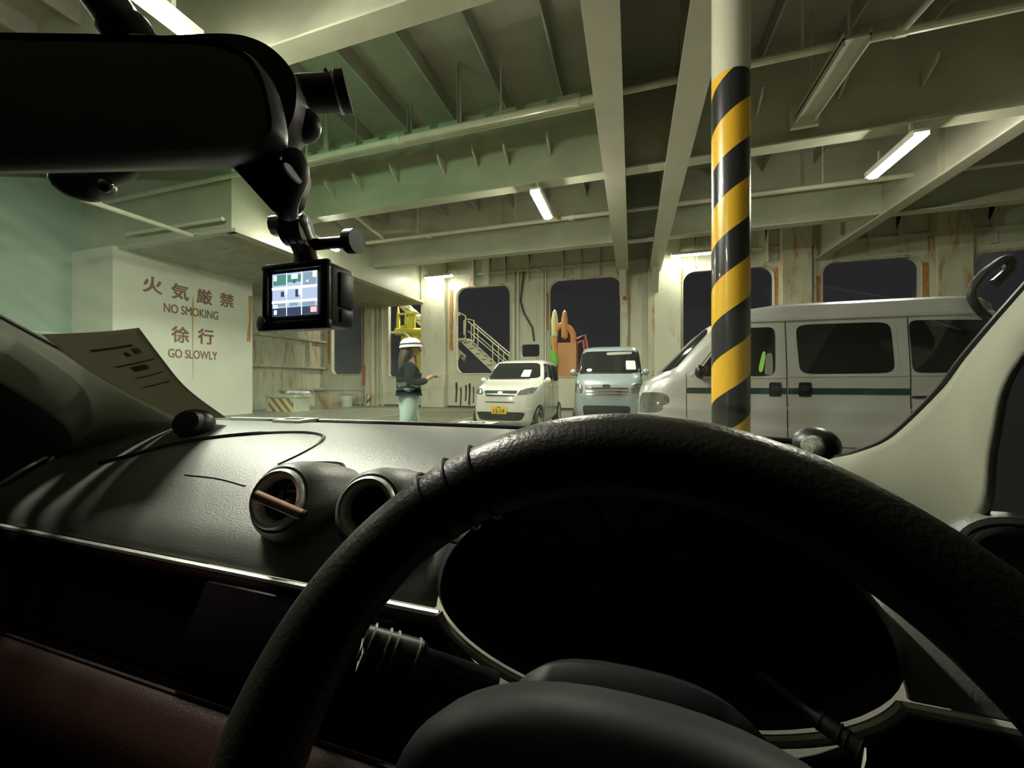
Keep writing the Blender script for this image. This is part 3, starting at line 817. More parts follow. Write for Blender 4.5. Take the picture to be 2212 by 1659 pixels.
# ================================================================== VEHICLES
class Body:
    """car shell as rounded plan sections stacked by height; local front faces -Y"""
    def __init__(s, lev, n=5.0):
        s.lev = lev; s.n = n

    def sec(s, z):
        L = s.lev
        if z <= L[0][0]: return L[0][1:]
        for a, b in zip(L, L[1:]):
            if z <= b[0]:
                t = (z - a[0]) / (b[0] - a[0])
                return tuple(p + (q - p) * t for p, q in zip(a[1:], b[1:]))
        return L[-1][1:]

    def front(s, x, z):
        yf, yr, w = s.sec(z); c = (yf + yr) / 2; l = (yr - yf) / 2
        return Vector((x, c - l * max(0, 1 - min(1, abs(x / w)) ** s.n) ** (1 / s.n), z))

    def side(s, y, z):
        yf, yr, w = s.sec(z); c = (yf + yr) / 2; l = (yr - yf) / 2
        return Vector((w * max(0, 1 - min(1, abs((y - c) / l)) ** s.n) ** (1 / s.n), y, z))

    def mside(s, y, z):
        p = s.side(y, z); return Vector((-p.x, p.y, p.z))

    def mesh(s, seg=72):
        bm = NB(); rings = []
        zs = []
        for a, b in zip(s.lev, s.lev[1:]):
            k = max(1, int((b[0] - a[0]) / .05))
            zs += [a[0] + (b[0] - a[0]) * i / k for i in range(k)]
        zs.append(s.lev[-1][0])
        for z in zs:
            yf, yr, w = s.sec(z); c = (yf + yr) / 2; l = (yr - yf) / 2
            r = []
            for k in range(seg):
                a = 2 * PI * k / seg
                ca, sa = math.cos(a), math.sin(a)
                r.append(bm.verts.new((w * math.copysign(abs(ca) ** (2 / s.n), ca), c + l * math.copysign(abs(sa) ** (2 / s.n), sa), z)))
            rings.append(r)
        for a, b in zip(rings, rings[1:]):
            for k in range(seg):
                bm.faces.new((a[k], a[(k + 1) % seg], b[(k + 1) % seg], b[k]))
        bm.faces.new(rings[0][::-1]); bm.faces.new(rings[-1])
        return bm

    def patch(s, bm, cor, fn, off=.004, m=8.0, nu=10, nv=8, depth=.01):
        """panel lying on the shell: corners (u, z) bl br tr tl"""
        f = getattr(s, fn)

        def pt(a, b):
            fa = max(abs(a), abs(b))
            if fa > 1e-6:
                k = fa / (abs(a) ** m + abs(b) ** m) ** (1 / m); a, b = a * k, b * k
            u, v = (a + 1) / 2, (b + 1) / 2
            q = [cor[0][i] * (1 - u) * (1 - v) + cor[1][i] * u * (1 - v) + cor[2][i] * u * v + cor[3][i] * (1 - u) * v for i in (0, 1)]
            p = f(*q); e = .004
            n = (f(q[0] + e, q[1]) - f(q[0] - e, q[1])).cross(f(q[0], q[1] + e) - f(q[0], q[1] - e))
            if n.length < 1e-9: n = Vector((0, -1, 0))
            n.normalize()
            if fn == 'mside' and n.x > 0: n = -n
            if fn == 'side' and n.x < 0: n = -n
            if fn == 'front' and n.y > 0: n = -n
            return p, n
        V = []
        for i in range(nu + 1):
            row = []
            for j in range(nv + 1):
                p, n = pt(-1 + 2 * i / nu, -1 + 2 * j / nv); row.append(bm.verts.new(p + n * off))
            V.append(row)
        for i in range(nu):
            for j in range(nv): bm.faces.new((V[i][j], V[i + 1][j], V[i + 1][j + 1], V[i][j + 1]))
        # skirt down to the shell
        idx = [(i, 0) for i in range(nu)] + [(nu, j) for j in range(nv)] + [(i, nv) for i in range(nu, 0, -1)] + [(0, j) for j in range(nv, 0, -1)]
        sk = []
        for i, j in idx:
            p, n = pt(-1 + 2 * i / nu, -1 + 2 * j / nv); sk.append(bm.verts.new(p + n * (off - depth)))
        for k in range(len(idx)):
            a, b = idx[k], idx[(k + 1) % len(idx)]
            bm.faces.new((V[a[0]][a[1]], V[b[0]][b[1]], sk[(k + 1) % len(idx)], sk[k]))


def P(body, root, name, cors, fn, m, off=.004, rnd=8.0, depth=.012, nu=10, nv=8):
    bm = NB()
    for c in (cors if isinstance(cors[0][0], (tuple, list)) else [cors]):
        body.patch(bm, c, fn, off, rnd, nu, nv, depth)
    return obj(name, bm, m, root, smooth=45, local=True)


def wheels(body, root, ys, R=.28, wx=.73, m='satin'):
    for y in ys:
        for sx in (1, -1):
            bm = NB(); c = (sx * (wx - .16), y, R); ax = (sx, 0, 0)
            lathe(bm, [(R - .08, 0), (R - .02, -.005), (R, .03), (R, .13), (R - .02, .165), (R - .08, .16)], c, ax, 32)
            w = obj('wheel', bm, 'tyre', root, local=True)
            bm = NB(); lathe(bm, [(R - .08, .02), (R - .08, .16), (R - .1, .15), (R - .13, .13), (.05, .14), (.03, .155), (0, .155)], c, ax, 32)
            obj('rim', bm, m, w, local=True)
            bm = NB(); f = 'side' if sx > 0 else 'mside'
            body.patch(bm, [(y - R - .05, R - .3), (y + R + .05, R - .3), (y + R + .05, R + R + .05), (y - R - .05, R + R + .05)], f, .003, 2.0, 14, 14, .02)
            for v in bm.verts: v.co.z = max(v.co.z, body.lev[0][0] - .02)
            obj('wheel_arch', bm, 'black', root, local=True)


def mir(root, c, m, sx):
    bm = NB(); ball(bm, c, .075, .05, .075); tube(bm, [c, (c[0] - sx * .14, c[1] + .04, c[2] - .06)], .03, 8)
    o = obj('door_mirror', bm, m, root, local=True)
    bm = NB(); ball(bm, (c[0], c[1] + .032, c[2]), .064, .025, .062); obj('mirror_glass', bm, 'glass', o, local=True)


# ---- white kei hatchback
car = thing('hatchback_car', 'small white hatchback with a yellow number plate parked facing the viewer', 'car', (-2.62, 7.5, 0))
bw = Body([(.18, .14, 3.32, .68), (.28, .03, 3.37, .725), (.5, 0, 3.39, .7375), (.7, .02, 3.39, .7375), (.85, .05, 3.38, .735), (.94, .12, 3.37, .733), (1.0, .24, 3.36, .73), (1.06, .45, 3.36, .73),
           (1.12, .68, 3.35, .728), (1.16, .78, 3.34, .725), (1.3, .97, 3.3, .705), (1.45, 1.18, 3.25, .675), (1.56, 1.36, 3.2, .64), (1.61, 1.5, 3.12, .60), (1.64, 1.72, 3.0, .53), (1.66, 2.05, 2.8, .40), (1.665, 2.3, 2.6, .2)], 4.6)
obj('body', bw.mesh(), 'carwhite', car, smooth=40, local=True)
P(bw, car, 'windscreen', [(-.64, 1.18), (.64, 1.18), (.54, 1.55), (-.54, 1.55)], 'front', 'glass', rnd=9, nu=24)
P(bw, car, 'side_window', [[(1.12, 1.12), (1.98, 1.12), (1.96, 1.53), (1.5, 1.54)], [(2.04, 1.12), (2.85, 1.14), (2.7, 1.52), (2.02, 1.53)]], 'side', 'glass')
P(bw, car, 'side_window', [[(1.12, 1.12), (1.98, 1.12), (1.96, 1.53), (1.5, 1.54)], [(2.04, 1.12), (2.85, 1.14), (2.7, 1.52), (2.02, 1.53)]], 'mside', 'glass')
for sx in (-1, 1):
    P(bw, car, 'headlight', [(sx * .36, .825), (sx * .66, .86), (sx * .685, 1.0), (sx * .42, .94)], 'front', 'lens', rnd=5, nu=14)
P(bw, car, 'grille', [(-.33, .83), (.33, .83), (.37, .92), (-.37, .92)], 'front', 'chrome', rnd=10)
P(bw, car, 'grille_slot', [(-.30, .80), (.30, .80), (.33, .83), (-.33, .83)], 'front', 'black', .006)
P(bw, car, 'emblem', [(-.05, .85), (.05, .85), (.06, .9), (-.06, .9)], 'front', 'satin', .012, rnd=3)
P(bw, car, 'bumper_crease_shade', [(-.3, .67), (.3, .67), (.34, .69), (-.34, .69)], 'front', 'stripe', .004)  # dark strip stands in for the shade of the bumper crease
P(bw, car, 'lower_grille', [(-.46, .30), (.46, .30), (.54, .48), (-.54, .48)], 'front', 'black', .005, rnd=7, nu=18)
pl = P(bw, car, 'number_plate', [(-.165, .44), (.165, .44), (.165, .605), (-.165, .605)], 'front', 'plate', .02, rnd=20, depth=.025)
tx = None


def plate_text(root, pl, s, y, z, w, h, m, x0=None):
    # readable from the front: text x runs along local +X, seen from -Y
    t = text('lettering', s, m, None, (-w / 2 if x0 is None else x0, y, z), (1, 0, 0), (0, 0, 1), w, h, .003, 0)
    t.parent = pl


plate_text(car, pl, '13-14', -.024, .46, .24, .085, 'stain')
plate_text(car, pl, '580', -.024, .56, .08, .03, 'stain')
P(bw, car, 'windscreen_ticket', [(.22, 1.21), (.42, 1.21), (.42, 1.37), (.24, 1.37)], 'front', 'paper', .012, rnd=20, depth=.004)
P(bw, car, 'wiper', [(-.55, 1.155), (.45, 1.16), (.45, 1.175), (-.55, 1.17)], 'front', 'black', .012)
P(bw, car, 'fog_lamp', [(.55, .5), (.63, .5), (.63, .56), (.55, .56)], 'front', 'satin', .004, rnd=3)
P(bw, car, 'door_seam', [[(1.0, .3), (1.006, .3), (1.03, 1.1), (1.02, 1.1)], [(2.0, .3), (2.006, .3), (2.006, 1.55), (2.0, 1.55)], [(2.9, .4), (2.906, .4), (2.86, 1.4), (2.85, 1.4)]], 'side', 'black', .003)
P(bw, car, 'door_handle', [[(1.75, .98), (1.93, .98), (1.93, 1.03), (1.75, 1.03)], [(2.55, 1.0), (2.73, 1.0), (2.73, 1.05), (2.55, 1.05)]], 'side', 'carwhite', .02, rnd=4, depth=.03)
wheels(bw, car, (.62, 2.9))
mir(car, (.79, 1.12, 1.13), 'carwhite', 1); mir(car, (-.79, 1.12, 1.13), 'carwhite', -1)

# ---- blue-silver van facing the viewer
van = thing('minivan', 'pale blue tall van with chrome grille parked beside the white hatchback', 'van', (-.5, 8.0, 0))
bb = Body([(.22, .12, 3.34, .69), (.32, .03, 3.38, .725), (.5, 0, 3.395, .7375), (.8, .02, 3.395, .7375), (.95, .05, 3.39, .737), (1.08, .12, 3.39, .735), (1.16, .24, 3.38, .733), (1.22, .38, 3.38, .73), (1.27, .5, 3.37, .728),
           (1.32, .57, 3.37, .725), (1.55, .80, 3.34, .70), (1.8, 1.05, 3.3, .665), (1.86, 1.14, 3.28, .65), (1.91, 1.28, 3.22, .61), (1.95, 1.52, 3.1, .52), (1.97, 1.85, 2.9, .36), (1.975, 2.2, 2.6, .15)], 5.0)
obj('body', bb.mesh(), 'carblue', van, smooth=40, local=True)
P(bb, van, 'windscreen', [(-.67, 1.29), (.67, 1.29), (.6, 1.80), (-.6, 1.80)], 'front', 'glass', rnd=10, nu=24)
for f in ('side', 'mside'):
    P(bb, van, 'side_window', [[(.75, 1.22), (1.55, 1.22), (1.53, 1.78), (1.15, 1.78)], [(1.62, 1.22), (2.4, 1.22), (2.38, 1.78), (1.6, 1.78)], [(2.47, 1.22), (3.2, 1.24), (3.12, 1.76), (2.45, 1.78)]], f, 'glass')
for sx in (-1, 1):
    P(bb, van, 'headlight', [(sx * .47, .86), (sx * .715, .88), (sx * .70, 1.08), (sx * .5, 1.05)], 'front', 'lens', rnd=5, nu=14)
    P(bb, van, 'fog_lamp', [(sx * .58, .45), (sx * .68, .45), (sx * .68, .58), (sx * .58, .58)], 'front', 'greytrim', .004, rnd=3)
P(bb, van, 'grille', [(-.4, .80), (.4, .80), (.47, 1.04), (-.47, 1.04)], 'front', 'greytrim', .004, rnd=7, nu=14)
for z in (.83, .89, .95):
    P(bb, van, 'grille_bar', [(-.39 - (z - .8) * .2, z), (.39 + (z - .8) * .2, z), (.39 + (z - .8) * .2, z + .03), (-.39 - (z - .8) * .2, z + .03)], 'front', 'chrome', .016, rnd=8, depth=.02)
P(bb, van, 'emblem', [(-.07, .97), (.07, .97), (.09, 1.04), (-.09, 1.04)], 'front', 'chrome', .022, rnd=2.5, depth=.03)
P(bb, van, 'lower_grille', [(-.44, .36), (.44, .36), (.48, .62), (-.48, .62)], 'front', 'black', .006, rnd=8, nu=18)
pl = P(bb, van, 'number_plate', [(-.165, .33), (.165, .33), (.165, .45), (-.165, .45)], 'front', 'paper', .03, rnd=20, depth=.03)
P(bb, van, 'windscreen_ticket', [(.38, 1.36), (.58, 1.36), (.56, 1.56), (.37, 1.56)], 'front', 'paper', .012, rnd=20, depth=.004)
P(bb, van, 'wiper', [(-.6, 1.275), (.5, 1.28), (.5, 1.295), (-.6, 1.29)], 'front', 'black', .012)
P(bb, van, 'sun_visor', [[(-.05, 1.70), (.5, 1.72), (.5, 1.78), (-.05, 1.77)]], 'front', 'greytrim', .006, rnd=6)
P(bb, van, 'dash_toy', [(-.46, 1.32), (-.34, 1.32), (-.34, 1.39), (-.46, 1.39)], 'front', 'carblue', .01, rnd=2)
P(bb, van, 'door_seam', [[(.62, .35), (.628, .35), (.75, 1.25), (.742, 1.25)], [(1.58, .35), (1.588, .35), (1.575, 1.8), (1.567, 1.8)]], 'side', 'black', .003)
wheels(bb, van, (.62, 2.75))
mir(van, (.79, .85, 1.32), 'carblue', 1); mir(van, (-.79, .85, 1.32), 'carblue', -1)

# ---- silver van side on
sv = thing('silver_van', 'silver high-roofed van with a dark green side stripe behind the striped pole', 'van', (.05, 5.67, 0), (0, 0, -PI / 2))
bs = Body([(.24, .12, 3.460, .69), (.32, .04, 3.520, .725), (.42, .01, 3.540, .736), (.585, 0, 3.540, .739), (.605, 0, 3.540, .731), (.815, .02, 3.540, .739), (.845, .02, 3.540, .7265), (.93, .04, 3.540, .7265), (1.02, .07, 3.540, .7265), (1.1, .12, 3.530, .729), (1.16, .20, 3.530, .731),
           (1.2, .29, 3.530, .729), (1.45, .52, 3.505, .712), (1.74, .80, 3.470, .688), (1.775, .84, 3.465, .686), (1.785, .86, 3.460, .70), (1.81, .90, 3.460, .70), (1.83, .94, 3.450, .682), (1.9, 1.06, 3.430, .665), (1.95, 1.2, 3.390, .635), (1.985, 1.4, 3.320, .56), (2.005, 1.7, 3.170, .42), (2.015, 2.0, 2.920, .2)], 7.0)
obj('body', bs.mesh(96), 'carsilver', sv, smooth=32, local=True)
P(bs, sv, 'windscreen', [(-.64, 1.22), (.64, 1.22), (.58, 1.74), (-.58, 1.74)], 'front', 'glass', rnd=10, nu=24)
W1 = [[(.66, 1.165), (1.465, 1.165), (1.475, 1.715), (1.06, 1.715)]]
W2 = [[(1.70, 1.185), (2.53, 1.19), (2.51, 1.725), (1.67, 1.73)]]
W3 = [[(2.675, 1.19), (3.40, 1.2), (3.36, 1.71), (2.66, 1.735)]]
for f in ('side', 'mside'):
    P(bs, sv, 'side_window', W1, f, 'glass', .004, rnd=9, nu=14, nv=12)
    P(bs, sv, 'side_window', W2, f, 'glass', .004, rnd=9, nu=14, nv=12)
    P(bs, sv, 'side_window', W3, f, 'glass', .004, rnd=12, nu=14, nv=12)
P(bs, sv, 'window_seal', [[(1.655, 1.16), (2.575, 1.165), (2.555, 1.752), (1.63, 1.758)]], 'side', 'carsilver', .0015, rnd=9, nu=14, nv=12)
P(bs, sv, 'stripe', [[(.57, .965), (1.575, .965), (1.575, 1.033), (.57, 1.033)], [(1.59, .965), (2.655, .965), (2.655, 1.033), (1.59, 1.033)]], 'side', 'stripe', .003, rnd=60)
for y0 in (1.41, 1.69):
    h = P(bs, sv, 'door_handle', [(y0, .94), (y0 + .115, .94), (y0 + .115, 1.095), (y0, 1.095)], 'side', 'black', .006, rnd=12)
    bm = NB(); bs.patch(bm, [(y0 + .02, 1.0), (y0 + .095, 1.0), (y0 + .095, 1.06), (y0 + .02, 1.06)], 'side', .018, 5, 8, 6, .02); obj('grip', bm, 'darkgrey', h, local=True)
P(bs, sv, 'door_seam', [[(.562, .36), (.568, .36), (.568, 1.2), (.562, 1.2)], [(1.58, .36), (1.587, .36), (1.577, 1.775), (1.57, 1.775)], [(2.66, .36), (2.667, .36), (2.655, 1.775), (2.648, 1.775)], [(.65, .40), (2.6, .40), (2.6, .406), (.65, .406)]], 'side', 'black', .003, nv=30)
P(bs, sv, 'belt_highlight', [[(.66, 1.142), (1.565, 1.142), (1.565, 1.155), (.66, 1.155)], [(1.6, 1.155), (2.64, 1.158), (2.64, 1.17), (1.6, 1.168)], [(2.67, 1.16), (3.4, 1.17), (3.4, 1.182), (2.67, 1.172)]], 'side', 'satin', .006, nu=20, nv=3)  # satin strips imitate the bright edge of light below the windows
P(bs, sv, 'slide_rail', [(2.67, .93), (3.46, .93), (3.46, .96), (2.67, .96)], 'side', 'darkgrey', .006)
P(bs, sv, 'gutter', [(.95, 1.776), (3.44, 1.776), (3.44, 1.79), (.95, 1.79)], 'side', 'satin', .008, nu=40)
P(bs, sv, 'hi_vis_vest', [(1.30, 1.22), (1.345, 1.20), (1.385, 1.43), (1.35, 1.45)], 'side', 'hivis', .008, rnd=3)
P(bs, sv, 'seat_back', [(1.36, 1.18), (1.445, 1.18), (1.445, 1.42), (1.385, 1.42)], 'side', 'greytrim', .006, rnd=5)
for sx in (-1, 1):
    P(bs, sv, 'headlight', [(sx * .46, .72), (sx * .705, .72), (sx * .70, .98), (sx * .5, .96)], 'front', 'lens', rnd=5, nu=14)
    P(bs, sv, 'corner_lamp', [(sx * .48, .5), (sx * .71, .5), (sx * .71, .62), (sx * .48, .62)], 'front', 'lens', rnd=6, nu=14)
P(bs, sv, 'grille', [(-.4, .74), (.4, .74), (.42, .94), (-.42, .94)], 'front', 'chrome', rnd=8)
P(bs, sv, 'bumper_grille', [(-.4, .35), (.4, .35), (.42, .48), (-.42, .48)], 'front', 'black', rnd=8)
P(bs, sv, 'front_door_edge', [(.60, 1.165), (.625, 1.165), (1.04, 1.74), (1.0, 1.74)], 'side', 'carsilver', .008)
wheels(bs, sv, (.55, 2.75), m='satin')
mir(sv, (.86, .68, 1.22), 'black', 1); mir(sv, (-.86, .68, 1.22), 'black', -1)
bm = NB()
tube(bm, curve([at(2160, 705, 3.62), at(2118, 672, 3.58), at(2098, 635, 3.55), at(2118, 598, 3.55), at(2155, 568, 3.55), at(2180, 560, 3.55), at(2178, 585, 3.55), at(2150, 612, 3.56)], 24), [.034] * 14 + [.038] * 5 + [.044] * 6, 10)
o = obj('rear_mirror_arm', bm, 'darkgrey', sv)

# ================================================================== PERSON
per = thing('person', 'person in white helmet, dark jacket and pale trousers reading a small pad', 'person', (-3.14, 4.95, 0), (0, 0, TH + .3))
per.scale = (1.12, 1.18, .965)


def skin(name, m, verts, edges, parent, sub=2):
    me = bpy.data.meshes.new(name); me.from_pydata([v[0] for v in verts], edges, [])
    o = bpy.data.objects.new(name, me); COL.objects.link(o); me.materials.append(M[m]); o.parent = parent
    sk = o.modifiers.new('skin', 'SKIN'); sk.use_smooth_shade = True
    for i, v in enumerate(verts):
        r = v[1]
        me.skin_vertices[0].data[i].radius = r if isinstance(r, tuple) else (r, r)
    me.skin_vertices[0].data[0].use_root = True
    s = o.modifiers.new('sub', 'SUBSURF'); s.levels = sub; s.render_levels = sub
    return o


V = [((0, 0, .95), (.10, .10)), ((0, 0, 1.12), (.12, .10)), ((.01, 0, 1.30), (.15, .11)), ((.01, 0, 1.42), (.08, .07)), ((.03, 0, 1.49), .05), ((.04, 0, 1.54), .06)]
E_ = [(0, 1), (1, 2), (2, 3), (3, 4), (4, 5)]
for sy in (-1, 1):
    b = len(V)
    fx = .05 * sy
    V += [((0, .09 * sy, .86), .07), ((fx + .02, .1 * sy, .5), .05), ((fx - .02, .1 * sy, .1), .04), ((fx + .1, .11 * sy, .04), .035), ((fx + .17, .11 * sy, .03), .03)]
    E_ += [(0, b), (b, b + 1), (b + 1, b + 2), (b + 2, b + 3), (b + 3, b + 4)]
    b = len(V)
    V += [((.0, .17 * sy, 1.38), .055), ((-.01, .225 * sy, 1.14), .042), ((.18, .13 * sy, 1.14), .034), ((.24, .085 * sy, 1.19), .028), ((.29, .06 * sy, 1.215), .026)]
    E_ += [(2, b), (b, b + 1), (b + 1, b + 2), (b + 2, b + 3), (b + 3, b + 4)]
    w = b + 4
    for k in range(4):
        b2 = len(V); dy = (.02 - .013 * k) * sy
        ln = (.05, .058, .054, .042)[k]
        V += [((.315, .06 * sy + dy, 1.235 - .006 * k), .0095), ((.315 + ln * .55, .05 * sy + dy * .8, 1.245 - .008 * k), .0085), ((.315 + ln * .9, .035 * sy + dy * .6, 1.235 - .01 * k), .0075)]
        E_ += [(w, b2), (b2, b2 + 1), (b2 + 1, b2 + 2)]
    b2 = len(V)
    V += [((.28, .04 * sy, 1.245), .011), ((.31, .022 * sy, 1.262), .0085)]
    E_ += [(b + 3, b2), (b2, b2 + 1)]
skin('body', 'skin', V, E_, per)
# head with face
bm = NB()
for zz, rx, ry, cx in []: pass
rings = [(1.53, .045, .045, .03), (1.555, .062, .056, .045), (1.58, .078, .064, .05), (1.61, .088, .07, .05), (1.65, .095, .075, .045), (1.69, .095, .075, .04), (1.73, .08, .065, .035), (1.755, .05, .045, .03)]
R_ = []
for zz, rx, ry, cx in rings:
    R_.append([bm.verts.new((cx + rx * math.cos(2 * PI * k / 20), ry * math.sin(2 * PI * k / 20), zz)) for k in range(20)])
for a, b in zip(R_, R_[1:]):
    for k in range(20): bm.faces.new((a[k], a[(k + 1) % 20], b[(k + 1) % 20], b[k]))
bm.faces.new(R_[0][::-1]); bm.faces.new(R_[-1])
ball(bm, (.145, 0, 1.625), .022, .014, .026, 10, 8); ball(bm, (.128, 0, 1.585), .012, .026, .008, 10, 6)
for sy in (-1, 1):
    ball(bm, (.04, .075 * sy, 1.635), .02, .01, .03, 10, 8)
obj('head', bm, 'skin', per, local=True)
for sy in (-1, 1):
    bm = NB(); ball(bm, (.126, .03 * sy, 1.65), .012, .013, .008, 10, 8); obj('eye', bm, 'stain', per, local=True)
bm = NB()
hr = [(1.34, .05, .07, -.075), (1.4, .055, .085, -.075), (1.48, .07, .09, -.06), (1.56, .09, .092, -.03), (1.64, .105, .092, .0), (1.72, .1, .085, .015), (1.765, .06, .05, .02)]
R_ = []
for zz, rx, ry, cx in hr:
    R_.append([bm.verts.new((cx + rx * math.cos(2 * PI * k / 18), ry * math.sin(2 * PI * k / 18), zz)) for k in range(18)])
for a, b in zip(R_, R_[1:]):
    for k in range(18): bm.faces.new((a[k], a[(k + 1) % 18], b[(k + 1) % 18], b[k]))
bm.faces.new(R_[0][::-1]); bm.faces.new(R_[-1])
obj('hair', bm, 'hair', per, local=True)
bm = NB(); lathe(bm, [(.135, 0), (.13, .015), (.127, .06), (.11, .105), (.07, .14), (.025, .15), (0, .15)], (.03, 0, 1.665), (-.08, 0, 1), 28, 1.08, .95)
hl = obj('helmet', bm, 'white', per, local=True)
bm = NB(); lathe(bm, [(.128, .01), (.137, .0), (.137, .006), (.13, .03)], (.03, 0, 1.665), (-.08, 0, 1), 28, 1.1, .97)
prism(bm, [(.14, -.09, 1.672), (.2, -.05, 1.665), (.21, 0, 1.663), (.2, .05, 1.665), (.14, .09, 1.672)], (0, 0, .006)); obj('brim', bm, 'white', hl, local=True)
bm = NB(); lathe(bm, [(.1335, .045), (.1335, .06), (.13, .06)], (.03, 0, 1.665), (-.08, 0, 1), 28, 1.08, .95); obj('stripe', bm, 'darkgrey', hl, local=True)
V = [((0, 0, 1.10), (.165, .17)), ((0, 0, 1.18), (.16, .16)), ((.0, 0, 1.28), (.165, .15)), ((0, 0, 1.38), (.13, .12)), ((.015, 0, 1.46), .07), ((0, 0, 1.02), (.165, .175))]
E_ = [(0, 1), (1, 2), (2, 3), (3, 4), (0, 5)]
for sy in (-1, 1):
    b = len(V)
    V += [((.0, .185 * sy, 1.36), .078), ((-.01, .235 * sy, 1.14), .066), ((.17, .14 * sy, 1.135), .055), ((.225, .095 * sy, 1.18), .045)]
    E_ += [(3, b), (b, b + 1), (b + 1, b + 2), (b + 2, b + 3)]
skin('jacket', 'navy', V, E_, per)
V = [((0, 0, .98), (.15, .16)), ((0, 0, .86), (.155, .17)), ((0, 0, 1.12), (.12, .14))]
E_ = [(0, 1), (0, 2)]
for sy in (-1, 1):
    fx = .05 * sy; b = len(V)
    V += [((.0, .085 * sy, .74), .118), ((fx + .02, .1 * sy, .5), .1), ((fx, .1 * sy, .28), .095), ((fx - .01, .1 * sy, .09), .09)]
    E_ += [(1, b), (b, b + 1), (b + 1, b + 2), (b + 2, b + 3)]
skin('trousers', 'teal', V, E_, per)
bm = NB()
for sy in (-1, 1):
    fx = .05 * sy
    b2 = NB(); ball(b2, (fx + .05, .1 * sy, .045), .14, .052, .05); merge(bm, b2)
for v in bm.verts: v.co.z = max(v.co.z, .002)
obj('shoe', bm, 'black', per, local=True)
bm = NB(); lathe(bm, [(.15, 0), (.163, .0), (.163, .045), (.15, .045)], (0, 0, 1.0), seg=24, sy=1.06); obj('belt', bm, 'greytrim', per, local=True)
pw = per.matrix_basis
bm = NB(); rbox(bm, (0, 0, 0), (.075, .05, .008), .003, 2, Euler((0, -.5, 0)).to_matrix())
bm.transform(pw @ Matrix.Translation((.425, 0, 1.245)))
tag(obj('note_pad', bm, 'card'), 'small brownish pad held in both hands by the person', 'notepad')

# ================================================================== OUR CAR, seen from the driver's place
Z0 = EYE
CX = -.38            # centre line of the car; the driver sits at x = 0


def yfar(x):
    return .045 * (1 - ((x - CX) / .75) ** 2)


prof = [(.84, -.135), (.78, -.112), (.71, -.099), (.64, -.103), (.55, -.126), (.47, -.160), (.41, -.190), (.378, -.208), (.362, -.224), (.357, -.234)]


def dash_pt(x, t, t1=1.0):
    p = cat([(y, 0, z) for y, z in prof], t * t1)
    k = max(0, (p.x - .5) / .3)
    return Vector((x, p.x + yfar(x) * k - (.03 if x < -.9 else 0) * 0, Z0 + p.z - .004 * k * ((x - CX) / .7) ** 2))


dash = thing('dashboard', 'grey leather dashboard with round vents, silver trim and dark lower panel', 'dashboard', (CX, .5, Z0 - .5))
bm = NB()
grid(bm, lambda u, v: dash_pt(-1.12 + u * .925, v), 40, 36)
grid(bm, lambda u, v: dash_pt(-.195 + u * .39, v, .5), 16, 18)


def rzone(u, v):
    x = .195 + u * .28
    t0 = min(1, max(0, (x - .195) / .10)) * .60
    return dash_pt(x, t0 + (1 - t0) * v)


grid(bm, rzone, 14, 30)
bmesh.ops.remove_doubles(bm, verts=bm.verts[:], dist=.0008)
obj('top_pad', bm, 'leather', dash, smooth=60, solid=.006)


def dash_z(x, y):
    """height of the pad at (x, y)"""
    lo, hi = 0.0, 1.0
    for _ in range(30):
        md = (lo + hi) / 2
        if dash_pt(x, md).y > y: lo = md
        else: hi = md
    return dash_pt(x, lo).z


def on_dash(px, py):
    """point of the pad behind a pixel"""
    lo, hi = .25, 1.3
    d0 = None
    for k in range(160):
        d = .3 + k * .006
        p = at(px, py, d)
        if p.z - dash_z(p.x, p.y) < .0:
            return Vector((p.x, p.y, dash_z(p.x, p.y)))
    return at(px, py, .8)


# seams of the airbag lid and a groove along the screen
bm = NB()
pts = curve([on_dash(215, 1008) , on_dash(300, 985), on_dash(390, 962), on_dash(520, 945), on_dash(640, 938), on_dash(695, 946), on_dash(690, 962), on_dash(650, 985), on_dash(600, 1008)], 60)
tube(bm, [p + Vector((0, 0, .004)) for p in pts], [.005] * 26 + [.0035] * 20 + [.002] * 15, 6)
obj('lid_seam', bm, 'black', dash)
bm = NB()
pts = curve([on_dash(400, 1034), on_dash(470, 1042), on_dash(530, 1060)], 12); tube(bm, [p + Vector((0, 0, .0035)) for p in pts], .0015, 6)
obj('stitch_seam', bm, 'darkgrey', dash)
bm = NB()
tube(bm, [dash_pt(-1.0 + 1.25 * k / 30, .19) + Vector((0, 0, .006)) for k in range(31)], .006, 8)
obj('demister_slot', bm, 'black', dash)

# silver strip, then round the instrument pod
PZ, PA, PBL, PBU = -.215, .19, .078, .118


def pod(a, s=1.0):
    b = PBU if math.sin(a) > 0 else PBL
    return PA * s * math.cos(a), PZ + b * s * math.sin(a)


aL = PI + math.asin((.232 + PZ) / PBL); aR = -math.asin((.232 + PZ) / PBL)
xe = pod(aL)[0]
bm = NB()
tube(bm, [(x, .347, Z0 - .234) for x in (-1.12, -.9, -.6, -.4, xe)], .0042, 8)
tube(bm, [(-xe + (.3) * k / 6, .347, Z0 - .234) for k in range(7)], .0042, 8)
obj('silver_strip', bm, 'satin', dash)
bm = NB()
pts = [pod(aL + (2 * PI + aR - aL) * k / 40) for k in range(41)]
tube(bm, [(x, .346, Z0 + z) for x, z in pts], .0042, 8)
obj('pod_trim', bm, 'satin', dash)


def panel(u, v):
    x = -1.12 + u * 1.6
    zt = -.237
    if abs(x) < PA * .97: zt = min(zt, PZ - PBL * math.sqrt(max(0, 1 - (x / PA) ** 2)) - .002)
    z = zt + (-.345 - zt) * v
    return Vector((x, .355 - .055 * (z + .237) / (-.108), Z0 + z))


